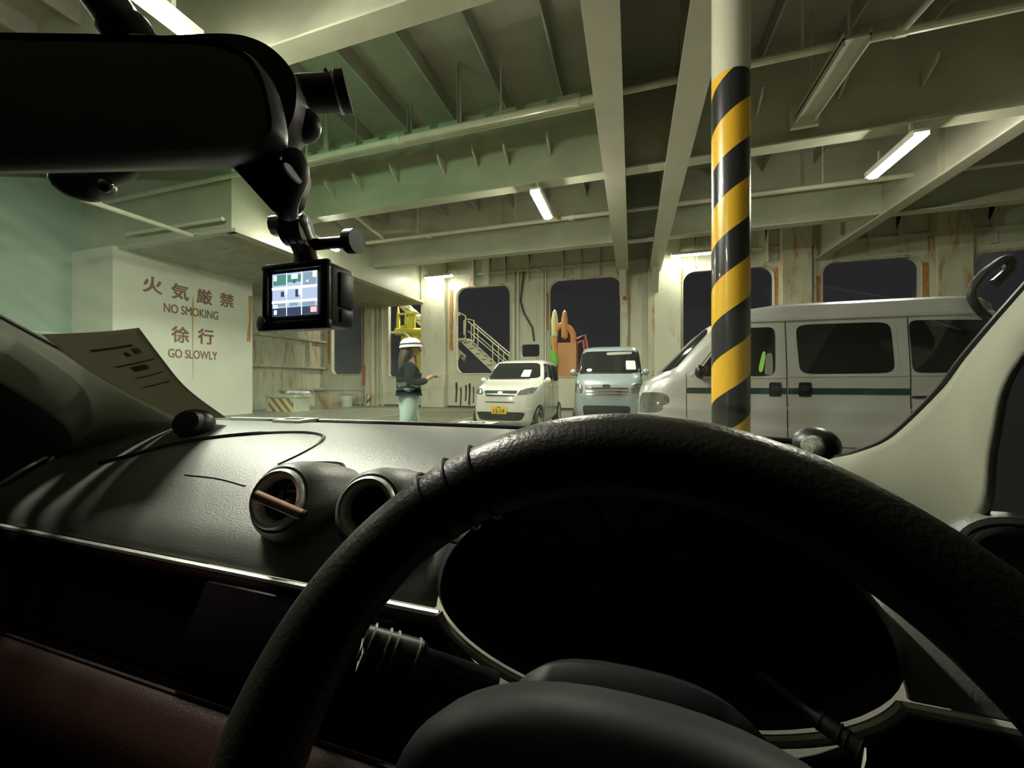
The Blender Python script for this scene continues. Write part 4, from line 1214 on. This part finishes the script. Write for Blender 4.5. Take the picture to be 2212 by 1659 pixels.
bm = NB(); grid(bm, panel, 96, 8); obj('lower_panel', bm, 'wood', dash, smooth=60, solid=.004)
bm = NB()
rbox(bm, (-.365, .322, Z0 - .288), (.135, .004, .047), .004, 2, Euler((-.42, 0, 0)).to_matrix())
obj('display', bm, 'gloss', dash)
bm = NB(); tube(bm, [(-1.12 + 1.6 * k / 20, .298, Z0 - .348) for k in range(21)], .003, 8); obj('lower_strip', bm, 'brown', dash)
lp = [(.30, -.35), (.283, -.358), (.262, -.385), (.25, -.43), (.255, -.5), (.28, -.7)]
bm = NB(); grid(bm, lambda u, v: (lambda p: Vector((-1.12 + u * 1.6, p.x, Z0 + p.z)))(cat([(y, 0, z) for y, z in lp], v)), 20, 24)
obj('knee_pad', bm, 'brown', dash, smooth=60, solid=.006)

# instrument pod
bm = NB()
seg = 64
rings = []
for s_, y in ((.94, .475), (.95, .40), (.99, .355), (1.02, .36), (1.03, .40), (1.02, .53)):
    rings.append([bm.verts.new((pod(2 * PI * k / seg, s_)[0], y, Z0 + pod(2 * PI * k / seg, s_)[1])) for k in range(seg)])
for a, b in zip(rings, rings[1:]):
    for k in range(seg): bm.faces.new((a[k], a[(k + 1) % seg], b[(k + 1) % seg], b[k]))
obj('pod_hood', bm, 'darkgrey', dash, smooth=60)
bm = NB(); bm.faces.new([bm.verts.new((pod(2 * PI * k / seg, .95)[0], .472, Z0 + pod(2 * PI * k / seg, .95)[1])) for k in range(seg)])
face = obj('gauge_face', bm, mat('gauge_ambient_tint', (.022, .02, .045), .3), dash, smooth=0)  # violet ambient light of the pod is put into the face colour
for gx, gr in ((-.085, .055), (.06, .06)):
    bm = NB(); lathe(bm, [(gr, 0), (gr + .003, .004), (gr + .006, 0)], (gx, .468, Z0 - .19), (0, -1, 0), 40); obj('gauge_ring', bm, 'darkgrey', dash)
    bm = NB()
    for k in range(13):
        a = math.radians(225 - 270 * k / 12)
        d = Vector((math.cos(a), 0, math.sin(a)))
        tube(bm, [Vector((gx, .468, Z0 - .19)) + d * gr * .78, Vector((gx, .468, Z0 - .19)) + d * gr * .92], .0012, 5)
    obj('gauge_ticks', bm, 'greytrim', dash)
    bm = NB(); a = math.radians(210); d = Vector((math.cos(a), 0, math.sin(a))); tube(bm, [Vector((gx, .466, Z0 - .19)), Vector((gx, .466, Z0 - .19)) + d * gr * .8], [.003, .001], 6); obj('needle', bm, 'red', dash)
bm = NB()
q = [at(1272, 1252, .40), at(1448, 1270, .40), at(1452, 1362, .40), at(1272, 1345, .40)]
prism(bm, q, (0, .004, 0)); pp = obj('gauge_reflection', bm, 'purple', dash, smooth=0)  # violet plate imitates a dim lit reflection in the pod
for c in (at(1318, 1302, .398), at(1402, 1312, .398)):
    bm = NB(); lathe(bm, [(0, 0), (.0145, 0), (.0145, .003), (0, .003)], c, (0, -1, 0), 24, 1, 1.15); obj('dial_reflection', bm, 'black', pp)  # dark discs painted into that reflection
# column shroud
bm = NB()
for k in range(1): pass
R_ = []
for (y, zc, a, b) in ((.40, -.34, .095, .07), (.34, -.31, .092, .07), (.28, -.268, .088, .07), (.245, -.244, .084, .068), (.232, -.242, .075, .058)):
    R_.append([bm.verts.new((a * math.copysign(abs(math.cos(t)) ** .7, math.cos(t)), y, Z0 + zc + b * math.copysign(abs(math.sin(t)) ** .8, math.sin(t)))) for t in [2 * PI * k / 40 for k in range(40)]])
for a, b in zip(R_, R_[1:]):
    for k in range(40): bm.faces.new((a[k], a[(k + 1) % 40], b[(k + 1) % 40], b[k]))
bm.faces.new(R_[-1])
obj('column_shroud', bm, 'hub', dash, smooth=60)
# stalks
for root_, tip, r in ((at(1070, 1478, .30), at(785, 1385, .285), .011), (at(1640, 1455, .30), at(1868, 1628, .25), .006)):
    bm = NB(); d = (tip - root_)
    tube(bm, [root_, root_ + d * .55, root_ + d * .6, tip], [r * .8, r * .8, r * 1.15, r], 12)
    s_ = obj('stalk', bm, 'black', dash)
    bm = NB()
    for k in (.62, .78, .84, .95): tube(bm, [root_ + d * k, root_ + d * (k + .012)], r * 1.22, 14)
    obj('stalk_ring', bm, 'greytrim' if r > .01 else 'darkgrey', s_)
    bm = NB(); prism(bm, [root_ + d * .97 + Vector((0, -.004, .006)), root_ + d * .9 + Vector((0, -.014, .004)), root_ + d * .93 + Vector((-.004, -.012, -.012))], (0, -.002, .001)); obj('stalk_highlight', bm, 'paper', s_, smooth=0)  # pale sliver painted as a highlight near the stalk tip

# round vents
for i, (vx, vy, vz) in enumerate([at(603, 1078, .488), at(795, 1098, .462)]):
    c = Vector((vx, vy, vz)); ax = Vector((.12, -1, .34)).normalized()
    bm = NB()
    # flared hood: rings walk back into the pad and widen
    q_ = Vector((0, 0, 1)).rotation_difference(ax)
    prof_v = [(.0335, -.012), (.037, -.002), (.041, .001), (.047, -.006), (.056, -.03), (.066, -.075), (.07, -.12)]
    lathe(bm, prof_v, c, ax, 40)
    for v in bm.verts:       # drop the back of the hood into the sloping pad
        rel = (v.co - c).dot(ax)
        if rel < -.005: v.co += Vector((0, .0, -.018)) * min(1, (-rel) / .12)
    h = obj('vent_hood', bm, 'leather', dash, smooth=50)
    bm = NB(); lathe(bm, [(.0255, -.008), (.0275, .002), (.0305, .006), (.0345, .007), (.0375, .003), (.038, -.004)], c + ax * .002, ax, 40); obj('vent_ring', bm, 'satin', h)
    bm = NB(); lathe(bm, [(.027, .0), (.026, -.022), (0, -.024)], c, ax, 32); obj('vent_well', bm, 'black', h)
    bm = NB()
    xv = ax.cross(Vector((0, 0, 1))).normalized(); uv = xv.cross(ax)
    for k in range(-2, 3):
        w_ = math.sqrt(max(0, .0255 ** 2 - (k * .0095) ** 2))
        for s2 in (-1, 1):
            pass
        a_ = c + uv * k * .0095 - ax * .006
        tube(bm, [a_ - xv * w_, a_ + xv * w_], .0016, 6, flat=2.2)
    tube(bm, [c - uv * .025 - ax * .003, c + uv * .025 - ax * .003], .0022, 6)
    lathe(bm, [(0, .002), (.006, .001), (.007, -.006)], c, ax, 16)
    obj('vent_blades', bm, 'black', h)
# raised pad between the vents
bm = NB()
pc = [on_dash(640, 1010), on_dash(735, 1012), on_dash(742, 1040), on_dash(690, 1100), on_dash(640, 1120)]
pts = [p + Vector((0, 0, .006)) for p in curve(pc[:3], 16)]
tube(bm, pts, .002, 6); obj('vent_seam', bm, 'darkgrey', dash)
# side vent at the driver's door
c = at(2205, 1222, .385); ax = Vector((-.45, -1, .35)).normalized()
bm = NB(); lathe(bm, [(.036, -.03), (.04, 0), (.046, .004), (.052, -.006), (.056, -.06)], c, ax, 36); h = obj('vent_hood', bm, 'leather', dash, smooth=50)
bm = NB(); lathe(bm, [(.029, -.004), (.031, .004), (.035, .006), (.037, .001)], c, ax, 36); obj('vent_ring', bm, 'chrome', h)
bm = NB(); lathe(bm, [(.03, 0), (.028, -.025), (0, -.027)], c, ax, 28); obj('vent_well', bm, 'black', h)

# copper scent stick clipped on the passenger vent
bm = NB(); a_, b_ = at(553, 1070, .462), at(652, 1112, .462)
d = b_ - a_
o = thing('vent_stick', 'copper coloured stick clipped across the left round vent', 'vent clip', tuple(a_))
tube(bm, [a_, b_], .0062, 14); obj('stick', bm, 'copper', o)
bm = NB(); tube(bm, [b_, b_ + d * .07], .0064, 14); tube(bm, [a_ - d * .03, a_], .0056, 14); obj('end_cap', bm, 'black', o)
bm = NB(); m_ = a_.lerp(b_, .5); tube(bm, [m_, m_ + Vector((0, .028, -.004))], .005, 8); obj('clip', bm, 'black', o)

# tweeters on the dash corners
for i, (px, py, d, lab) in enumerate([(420, 916, .845, 'black ball tweeter on the dashboard at the foot of the left pillar'), (1760, 962, .655, 'silver mesh tweeter peeking over the wheel at the foot of the right pillar')]):
    c = at(px, py, d); r = (.038 if i == 0 else .036)
    o = thing('tweeter_speaker', lab, 'speaker', tuple(c - Vector((0, 0, r))))
    ax = Vector((.55, -.8, .25)) if i == 0 else Vector((-.42, -.9, .05))
    ax.normalize()
    bm = NB(); ball(bm, c, r, r, r * .86, 28, 18); obj('housing', bm, 'black', o)
    bm = NB(); g_ = .74 if i == 0 else .52
    lathe(bm, [(r * g_, r * math.sqrt(1 - g_ * g_) * .93), (r * g_ * .8, r * .98), (r * .3, r * 1.02), (0, r * 1.04)], c, ax, 28)
    obj('mesh_grille', bm, 'darkgrey' if i == 0 else mat('silver_mesh', (.3, .3, .27), .35, metal=1, bump=1.0, bscale=900), o)
    bm = NB(); lathe(bm, [(r * .8, -r * .95), (r * .5, -r * .6), (0, -r * .5)], c, (0, 0, 1), 24); obj('foot', bm, 'black', o)

# steering wheel
sw = thing('steering_wheel', 'black leather steering wheel filling the lower right of the view', 'steering wheel', (0, .139, Z0 - .196), (math.radians(63.5), 0, 0))
bm = NB()
RM, Rr = .175, .0215
NS = 120
rings = []
for i in range(NS):
    a = 2 * PI * i / NS
    bulge = 1 + .06 * math.cos(4 * a)
    c = Vector((RM * math.cos(a), RM * math.sin(a), 0)); e = Vector((math.cos(a), math.sin(a), 0))
    rings.append([bm.verts.new(c + e * Rr * bulge * math.cos(2 * PI * k / 20) + Vector((0, 0, Rr * .95)) * math.sin(2 * PI * k / 20)) for k in range(20)])
for i in range(NS):
    a, b = rings[i], rings[(i + 1) % NS]
    for k in range(20): bm.faces.new((a[k], a[(k + 1) % 20], b[(k + 1) % 20], b[k]))
rim = obj('rim', bm, 'wheel', sw, smooth=60, local=True)
for a0 in (118, 123, 128, 200, 340):
    bm = NB()
    a = math.radians(a0); c = Vector((RM * math.cos(a), RM * math.sin(a), 0)); e = Vector((math.cos(a), math.sin(a), 0))
    tube(bm, [c + e * Rr * 1.03 * math.cos(2 * PI * k / 24) + Vector((0, 0, Rr * .99)) * math.sin(2 * PI * k / 24) for k in range(24)], .0012, 5, closed=True)
    obj('stitch_ring', bm, 'black', rim, local=True)
bm = NB()
R_ = []
for (s_, h_) in ((1.0, -.03), (1.0, -.01), (.97, .002), (.86, .012), (.55, .02), (.2, .0225)):
    R_.append([bm.verts.new((.118 * s_ * math.copysign(abs(math.cos(t)) ** .9, math.cos(t)), (.061 if math.sin(t) > 0 else .085) * s_ * math.copysign(abs(math.sin(t)) ** .85, math.sin(t)), h_ - .022)) for t in [2 * PI * k / 48 for k in range(48)]])
for a, b in zip(R_, R_[1:]):
    for k in range(48): bm.faces.new((a[k], a[(k + 1) % 48], b[(k + 1) % 48], b[k]))
bm.faces.new(R_[-1])
hub = obj('airbag_hub', bm, 'hub', sw, smooth=60, local=True)
for a0 in (188, 352, 250, 290):
    a = math.radians(a0); e = Vector((math.cos(a), math.sin(a), 0)); n_ = Vector((-math.sin(a), math.cos(a), 0))
    bm = NB()
    R_ = []
    for (rr, hw, zz) in ((.06, .03, -.032), (.09, .024, -.03), (.125, .018, -.02), (.16, .02, -.004)):
        c = e * rr + Vector((0, -.012 * (1 - rr / .17), zz))
        R_.append([bm.verts.new(c + n_ * hw * math.cos(t) + Vector((0, 0, .01)) * math.sin(t)) for t in [2 * PI * k / 16 for k in range(16)]])
    for p_, q_ in zip(R_, R_[1:]):
        for k in range(16): bm.faces.new((p_[k], p_[(k + 1) % 16], q_[(k + 1) % 16], q_[k]))
    obj('spoke', bm, 'hub', sw, smooth=60, local=True)

# ---- rear-view mirror with the clip-on wide glass
RGT, FWD, UP = Vector((CT, ST, 0)), Vector((-ST, CT, 0)), Vector((0, 0, 1))
DM = .26
mr = thing('rear_view_mirror', 'wide black rear-view mirror hanging at the top left', 'mirror', tuple(at(90, 220, DM + .03)))
outl = [(x - (12 if x > 450 else 0), y - (14 if y > 300 else 0)) for x, y in [(-420, 80), (-200, 74), (0, 74), (250, 78), (430, 84), (510, 96), (560, 124), (590, 172), (606, 230), (612, 280), (600, 318), (565, 338), (480, 346), (300, 352), (100, 358), (-200, 362), (-420, 352), (-480, 300), (-490, 210), (-470, 120)]]
op = [at(x, y, DM) for x, y in outl]
op = [cat(op + [op[0]], k / 80) for k in range(80)]
cen = sum(op, Vector()) / len(op)
bm = NB(); R_ = []
for s_, dz in ((.955, -.0015), (.985, -.003), (1.0, .002), (1.0, .012), (.93, .028), (.7, .036)):
    R_.append([bm.verts.new(cen + Vector(((p - cen).x * s_, (p - cen).y * s_, (p - cen).z * (1 - (1 - s_) * 2.2))) + FWD * dz) for p in op])
for a, b in zip(R_, R_[1:]):
    for k in range(80): bm.faces.new((a[k], a[(k + 1) % 80], b[(k + 1) % 80], b[k]))
bm.faces.new(R_[-1])
obj('casing', bm, 'darkgrey', mr, smooth=50)
bm = NB(); bm.faces.new([bm.verts.new(cen + Vector(((p - cen).x * .957, (p - cen).y * .957, (p - cen).z * (1 - .043 * 2.2))) - FWD * .0008) for p in op])
obj('mirror_glass', bm, 'mirror', mr, smooth=0)
bm = NB()
c = at(520, 215, DM + .055)
ball(bm, c, .001, .001, .001)
bm.clear()
hp = [(330, 78), (480, 72), (550, 84), (600, 115), (634, 160), (640, 210), (630, 260), (600, 300), (520, 318), (330, 320)]
hq = [at(x, y, DM + .03) for x, y in hp]; hq = [cat(hq + [hq[0]], k / 50) for k in range(50)]
hc = sum(hq, Vector()) / 50
R_ = []
for s_, dz in ((1, 0), (1, .012), (.9, .028), (.6, .036)):
    R_.append([bm.verts.new(hc + (p - hc) * s_ + FWD * dz) for p in hq])
for a, b in zip(R_, R_[1:]):
    for k in range(50): bm.faces.new((a[k], a[(k + 1) % 50], b[(k + 1) % 50], b[k]))
bm.faces.new(R_[-1]); bm.faces.new(R_[0][::-1])
obj('inner_mirror', bm, 'black', mr, smooth=50)
bm = NB(); tube(bm, curve([at(300, 110, .30), at(262, 50, .295), at(205, -30, .29), at(120, -140, .285)], 14), [.018] * 5 + [.015] * 10, 14); obj('stem', bm, 'black', mr)

dc = thing('dash_camera', 'black tube-shaped camera poking out right of the mirror', 'camera', tuple(at(600, 205, .31)))
a_, b_ = at(640, 206, .325), at(742, 199, .332)
bm = NB(); tube(bm, [a_, b_], .0145, 24); obj('barrel', bm, 'black', dc)
bm = NB(); d = (b_ - a_).normalized(); tube(bm, [b_ - d * .003, b_ + d * .004], .0165, 24); cp = obj('end_cap', bm, 'darkgrey', dc)
bm = NB(); tube(bm, [b_ - d * .006, b_ - d * .004], .0162, 24); obj('silver_ring', bm, 'satin', cp)
bm = NB(); prism(bm, [at(690, 180, .32), at(724, 176, .32), at(702, 144, .32)], FWD * .006); obj('fin', bm, 'black', dc, smooth=0)
bm = NB(); ball(bm, at(655, 272, .315), .015, .012, .0135); obj('joint', bm, 'black', dc)
sb = thing('sensor_pod', 'small black sensor pod on the windscreen below the mirror', 'sensor', tuple(at(190, 380, .34)))
bm = NB(); ball(bm, at(180, 395, .34), .025, .02, .0145); obj('housing', bm, 'black', sb)
bm = NB(); ball(bm, at(225, 382, .335), .04, .012, .0055); obj('bracket', bm, 'darkgrey', sb)
bm = NB(); ball(bm, at(228, 400, .325), .006, .005, .006); obj('lens', bm, 'gloss', sb)

# mount and action camera
mt = thing('camera_mount', 'black clamp arm with thumb screws hanging from the mirror', 'mount', tuple(at(600, 360, .28)))
bm = NB(); prism(bm, [at(495, 354, .285), at(642, 338, .285), at(648, 372, .285), at(632, 430, .285), at(600, 460, .285), at(584, 452, .285)], FWD * .018); obj('wedge', bm, 'black', mt, bevel=.002)
bm = NB()
tube(bm, curve([at(632, 330, .285), at(640, 375, .282), at(625, 430, .285), at(618, 458, .295)], 12), [.005, .008, .0085, .009, .009, .008, .0075, .007, .007, .007, .0075, .008, .008], 12); obj('clamp_arm', bm, 'darkgrey', mt)
bm = NB(); lathe(bm, [(0, .002), (.0055, .0015), (.0058, 0), (0, -.001)], at(630, 375, .272), Vector((.93, .12, .34)), 20, 1, 1.5); obj('screw_cover', bm, 'white', mt)
bm = NB()
kc = at(640, 492, .34)
for k in range(-1, 2):
    lathe(bm, [(0, -.0025), (.0135, -.0025), (.0135, .0025), (0, .0025)], kc + RGT * k * .007 + Vector((0, 0, -.002)), RGT, 20)
tube(bm, curve([at(628, 462, .33), at(636, 490, .338), at(655, 530, .35), at(662, 568, .365)], 12), [.011, .012, .0125, .0125, .012, .012, .011, .011, .0105, .01, .01, .011, .012], 14); obj('knuckle', bm, 'black', mt)
bm = NB(); lathe(bm, [(0, 0), (.0085, 0), (.0095, .003), (.0085, .013), (0, .014)], at(622, 488, .335), -RGT, 10); obj('thumb_screw', bm, 'satin', mt)
bm = NB(); a_, b_ = at(680, 528, .345), at(752, 522, .335); tube(bm, [a_, b_], .0052, 12)
kn = obj('screw_arm', bm, 'black', mt)
bm = NB(); tube(bm, [b_, b_ + (b_ - a_).normalized() * .009], .0105, 12); obj('screw_knob', bm, 'darkgrey', kn)

BW, BH, BD = .0365, .0285, .017
cc = at(641, 638, .352) + Vector((0, BD, 0))
ac = thing('action_camera', 'small black action camera with a lit screen hanging below the mirror', 'camera', tuple(cc))
bm = NB(); rbox(bm, cc, (BW, BD, BH), .005, 4); obj('body', bm, 'darkgrey', ac)
bm = NB()
for (c_, h_) in ((cc + Vector((0, -BD - .001, BH - .002)), (BW + .002, .003, .0035)), (cc + Vector((0, -BD - .001, -BH + .001)), (BW + .002, .0035, .0045)),
                 (cc + Vector((-BW + .002, -BD - .001, 0)), (.0035, .003, BH)), (cc + Vector((BW - .003, -BD - .001, 0)), (.0045, .003, BH))):
    rbox(bm, c_, h_, .002, 2)
obj('bezel', bm, 'black', ac)
SW, SH = .0262, .0196
sc_c = cc + Vector((-.0015, -BD - .0006, .0012))


def scr(bm, x0, x1, z0, z1, lift=0.0):
    y = sc_c.y - .0006 - lift
    vs = [bm.verts.new((sc_c.x + x * SW, y, sc_c.z + z * SH)) for x, z in ((x0, z0), (x1, z0), (x1, z1), (x0, z1))]
    bm.faces.new(vs)


bm = NB(); scr(bm, -1, 1, -1, 1); scrn = obj('screen', bm, emis('screen_base', (.55, .68, .9), .75), ac, smooth=0)
for nm, colr, st_, rects in (
        ('screen_view', (.10, .30, .24), .8, [(-.95, -.35, .45, .95), (-.3, .3, .55, .9)]),
        ('screen_view', (.04, .06, .10), 1.0, [(-1, 1, -1, -.62), (-.6, -.45, -.1, .15), (.05, .2, -.15, .2), (-.05, .05, .5, .9)]),
        ('screen_view', (.25, .36, .45), .9, [(.4, .95, .35, .95), (-.2, .15, -.55, -.3), (.3, .9, -.6, -.4), (-.9, -.4, -.55, -.35)]),
        ('screen_grid', (1, 1, 1), 3.0, [(-.345, -.32, -1, 1), (.32, .345, -1, 1)]),
        ('screen_grid', (.75, .8, 1), 1.6, [(-1, 1, .24, .36), (-1, 1, -.4, -.28)]),
        ('screen_icon', (1, 1, 1), 3.0, [(-.92, -.78, .68, .92), (-.12, .16, .7, .92), (.82, .97, .7, .97), (-.92, -.74, -.62, -.48), (-.9, -.78, -.92, -.72), (-.4, -.3, 0, .2), (.2, .34, -.05, .2), (.55, .62, .5, .58)]),
        ('screen_label', (1, .25, .25), 2.2, [(.72, .98, -.9, -.66)])):
    bm = NB()
    lift = .0002 if nm == 'screen_view' else .0004
    for r_ in rects: scr(bm, *r_, lift=lift)
    obj(nm, bm, emis('screen_light', colr, st_), scrn, smooth=0)
bm = NB(); rbox(bm, cc + Vector((BW + .0005, .004, .006)), (.0012, .009, .016), .001, 2); rbox(bm, cc + Vector((BW + .0005, .004, -.018)), (.0012, .008, .006), .001, 2); obj('side_door', bm, 'black', ac)
bm = NB(); rbox(bm, cc + Vector((.012, BD + .003, .004)), (.014, .004, .015), .003, 3); obj('front_lens', bm, 'gloss', ac)
bm = NB(); rbox(bm, cc + Vector((.022, 0, BH + .001)), (.007, .006, .0015), .001, 2); obj('record_button', bm, mat('red_button', (.6, .05, .04), .4), ac)
bm = NB(); rbox(bm, cc + Vector((-.002, 0, BH + .002)), (.017, .008, .0025), .0015, 2); obj('mount_foot', bm, 'black', ac)
bm = NB(); lathe(bm, [(0, 0), (.0075, 0), (.0075, .008), (0, .009)], cc + Vector((-BW - .001, -BD + .004, -BH + .004)), (-.3, -1, 0), 16); obj('corner_knob', bm, 'black', ac)
bm = NB(); ball(bm, cc + Vector((-BW + .0, -BD + .003, BH - .001)), .0035, .0035, .0045); obj('strap_loop', bm, 'white', ac)

# ---- paper against the windscreen and labels at its foot
bm = NB()
rt = curve([at(300, 708, .72), at(345, 768, .75), at(405, 840, .80), at(488, 902, .90)], 16)
lf = curve([at(90, 722, .70), at(190, 800, .77), at(300, 862, .84), at(396, 908, .92)], 16)
grid(bm, lambda u, v: lf[int(v * 16 + .5)].lerp(rt[int(v * 16 + .5)], u) + FWD * (.012 * math.sin(PI * u)), 10, 16)
pp = obj('ticket_sheet', bm, 'ticket', None, smooth=60, solid=.0006)
tag(pp, 'large grey paper sheet leaning inside the windscreen on the left', 'paper')
bm = NB()
for (u0, u1, v0, v1) in ((.25, .75, .18, .2), (.55, .62, .24, .28), (.68, .8, .22, .27), (.3, .9, .34, .355), (.45, .7, .37, .42), (.35, .85, .47, .48), (.3, .8, .56, .57)):
    def f_(u, v):
        vv = (v0 + (v1 - v0) * v) * 16; i = min(int(vv), 15); fr = vv - i
        uu = u0 + (u1 - u0) * u
        return lf[i].lerp(lf[i + 1], fr).lerp(rt[i].lerp(rt[i + 1], fr), uu) + FWD * (.012 * math.sin(PI * uu) - .0012)
    grid(bm, f_, 6, 1)
obj('print', bm, 'print', pp, smooth=0)
for i, (x0, x1, y0, lab) in enumerate(((588, 668, 909, 'white label lying at the windscreen foot beside the left tweeter'), (985, 1068, 914, 'white label lying at the windscreen foot below the white hatchback'))):
    c0, c1 = on_dash(x0, y0 + 6), on_dash(x1, y0 + 6)
    c0.y = c1.y = min(c0.y, c1.y)
    zt = max(dash_z(c0.x, c0.y), dash_z(c1.x, c1.y), dash_z(c0.x, c0.y + .03)) + .0085
    c0.z = c1.z = zt
    n = thing('windscreen_label', lab, 'label', tuple(c0 - UP * .0085), group='labels at the windscreen foot')
    dy = Vector((0, .055, .002))
    bm = NB(); prism(bm, [c0, c1, c1 + dy + Vector((.01, 0, 0)), c0 + dy], UP * -.008); obj('sheet', bm, 'paper', n, smooth=0)
    bm = NB()
    for k in range(7):
        p = c0.lerp(c1, .22 + .085 * k) + dy * .25 + UP * .0004
        w_ = Vector((.0035 + .002 * (k % 2), 0, 0))
        prism(bm, [p, p + w_, p + w_ + dy * (.3 + .1 * (k % 3)), p + dy * (.3 + .1 * (k % 3))], UP * .0006)
    obj('printed_marks', bm, 'stain', n, smooth=0)

# ---- pillars, windscreen, roof and doors of our car
IL = [at(445, 942, .965), at(300, 852, .86), at(150, 768, .77), at(0, 688, .675), at(-200, 575, .575), at(-600, 350, .44)]
OL = [at(330, 975, .90), at(170, 985, .83), at(140, 925, .755), at(0, 828, .655), at(-200, 745, .55), at(-600, 560, .43)]
bm = NB()
ci, co = curve(IL, 40), curve(OL, 40)
grid(bm, lambda u, v: ci[int(u * 40 + .5)].lerp(co[int(u * 40 + .5)], v) + Vector((.02, -.01, .0)) * math.sin(PI * v), 40, 10)
struct('pillar_left', bm, 'pillar', smooth=60, solid=.006, label='cream-grey windscreen pillar trim on the left', cat_='pillar')
IR = [at(1812, 990, .60), at(1870, 972, .545), at(1935, 942, .505), at(2032, 850, .455), at(2100, 765, .415), at(2212, 638, .37), at(2420, 410, .325)]
OR_ = [at(1770, 1010, .62), at(1800, 1090, .60), at(1930, 1150, .52), at(2110, 1140, .425), at(2150, 960, .375), at(2195, 800, .348), at(2420, 560, .31)]
bm = NB()
ci2, co2 = curve(IR, 40), curve(OR_, 40)
grid(bm, lambda u, v: ci2[int(u * 40 + .5)].lerp(co2[int(u * 40 + .5)], v) + Vector((-.008, -.006, .0)) * math.sin(PI * v), 40, 10)
pr_ = struct('pillar_right', bm, 'pillar', smooth=60, solid=.006, label='cream-grey windscreen pillar trim on the right', cat_='pillar')
bm = NB(); tube(bm, [p + Vector((-.002, .004, 0)) for p in ci2], .004, 8); obj('weather_strip', bm, 'black', pr_)
bm = NB(); tube(bm, [p + Vector((.002, .004, 0)) for p in ci], .004, 8); obj('weather_strip', bm, 'black', bpy.data.objects['pillar_left'])
# windscreen between the pillars
LW = curve([at(445, 950, 1.0), at(0, 688, .70), at(-600, 350, .47)], 24)
RW = curve([at(1812, 1000, .64), at(2140, 720, .42), at(2440, 390, .34)], 24)


def ws(u, v):
    k = int(v * 24 + .5)
    p = LW[k].lerp(RW[k], u)
    b = math.sin(PI * u)
    return p + Vector((0, .13 * b ** .7 * (1 - .3 * v), .03 * b))


bm = NB(); grid(bm, ws, 40, 24)
struct('window_8', bm, 'windscreen', smooth=80, label='clear curved windscreen of the car', cat_='windscreen')
bm = NB()
box(bm, -1.16, .5, -1.6, .12, Z0 + .44, Z0 + .47)
struct('ceiling_car', bm, 'roofcloth', smooth=0, label='dark headliner of the car above the driver', cat_='roof')
bm = NB(); prism(bm, [(-1.2, y, Z0 + z) for y, z in ((-1.6, -.85), (-1.6, .44), (.02, .44), (.1, .345), (.17, .265), (.3, .165), (.4, .095), (.5, .03), (.62, -.06), (.78, -.16), (.78, -.85))], (.06, 0, 0))
struct('door_1', bm, 'headliner', smooth=0, label='dark passenger door', cat_='door')
bm = NB(); tube(bm, curve([at(-30, 1062, .70), at(0, 1046, .705), at(55, 1012, .74), at(104, 986, .79), at(112, 990, .79), at(90, 1018, .755), at(40, 1056, .71), at(-30, 1098, .67)], 30), .0035, 8)
obj('pull_seam', bm, 'greytrim', bpy.data.objects['door_1'])
bm = NB(); prism(bm, [(.49, y, Z0 + z) for y, z in ((-1.6, -.85), (-1.6, .44), (.2, .44), (.42, .30), (.56, .185), (.66, .095), (.74, .025), (.80, -.06), (.80, -.85))], (.04, 0, 0))
struct('door_2', bm, 'headliner', smooth=0, label='dark driver door', cat_='door')
bm = NB(); box(bm, -1.16, .5, -1.6, -1.56, Z0 - .85, Z0 + .44)
struct('wall_cabin', bm, 'headliner', smooth=0, label='dark rear of the car cabin', cat_='wall')
bm = NB(); box(bm, -1.2, .53, -1.6, .84, Z0 - .88, Z0 - .85)
struct('floor_car', bm, 'headliner', smooth=0, label='dark floor of the car', cat_='floor')
bm = NB(); grid(bm, lambda u, v: Vector((-1.2 + 1.73 * u, .9 + 1.0 * v, Z0 - .15 - .17 * v ** 1.5 - .05 * (2 * u - 1) ** 2 - .3 * max(0, v - .85) ** 1.2)), 16, 12)
cb = struct('trim_9', bm, 'carbody', smooth=80, solid=.01, label='dark bonnet of the car beyond the windscreen', cat_='bonnet')
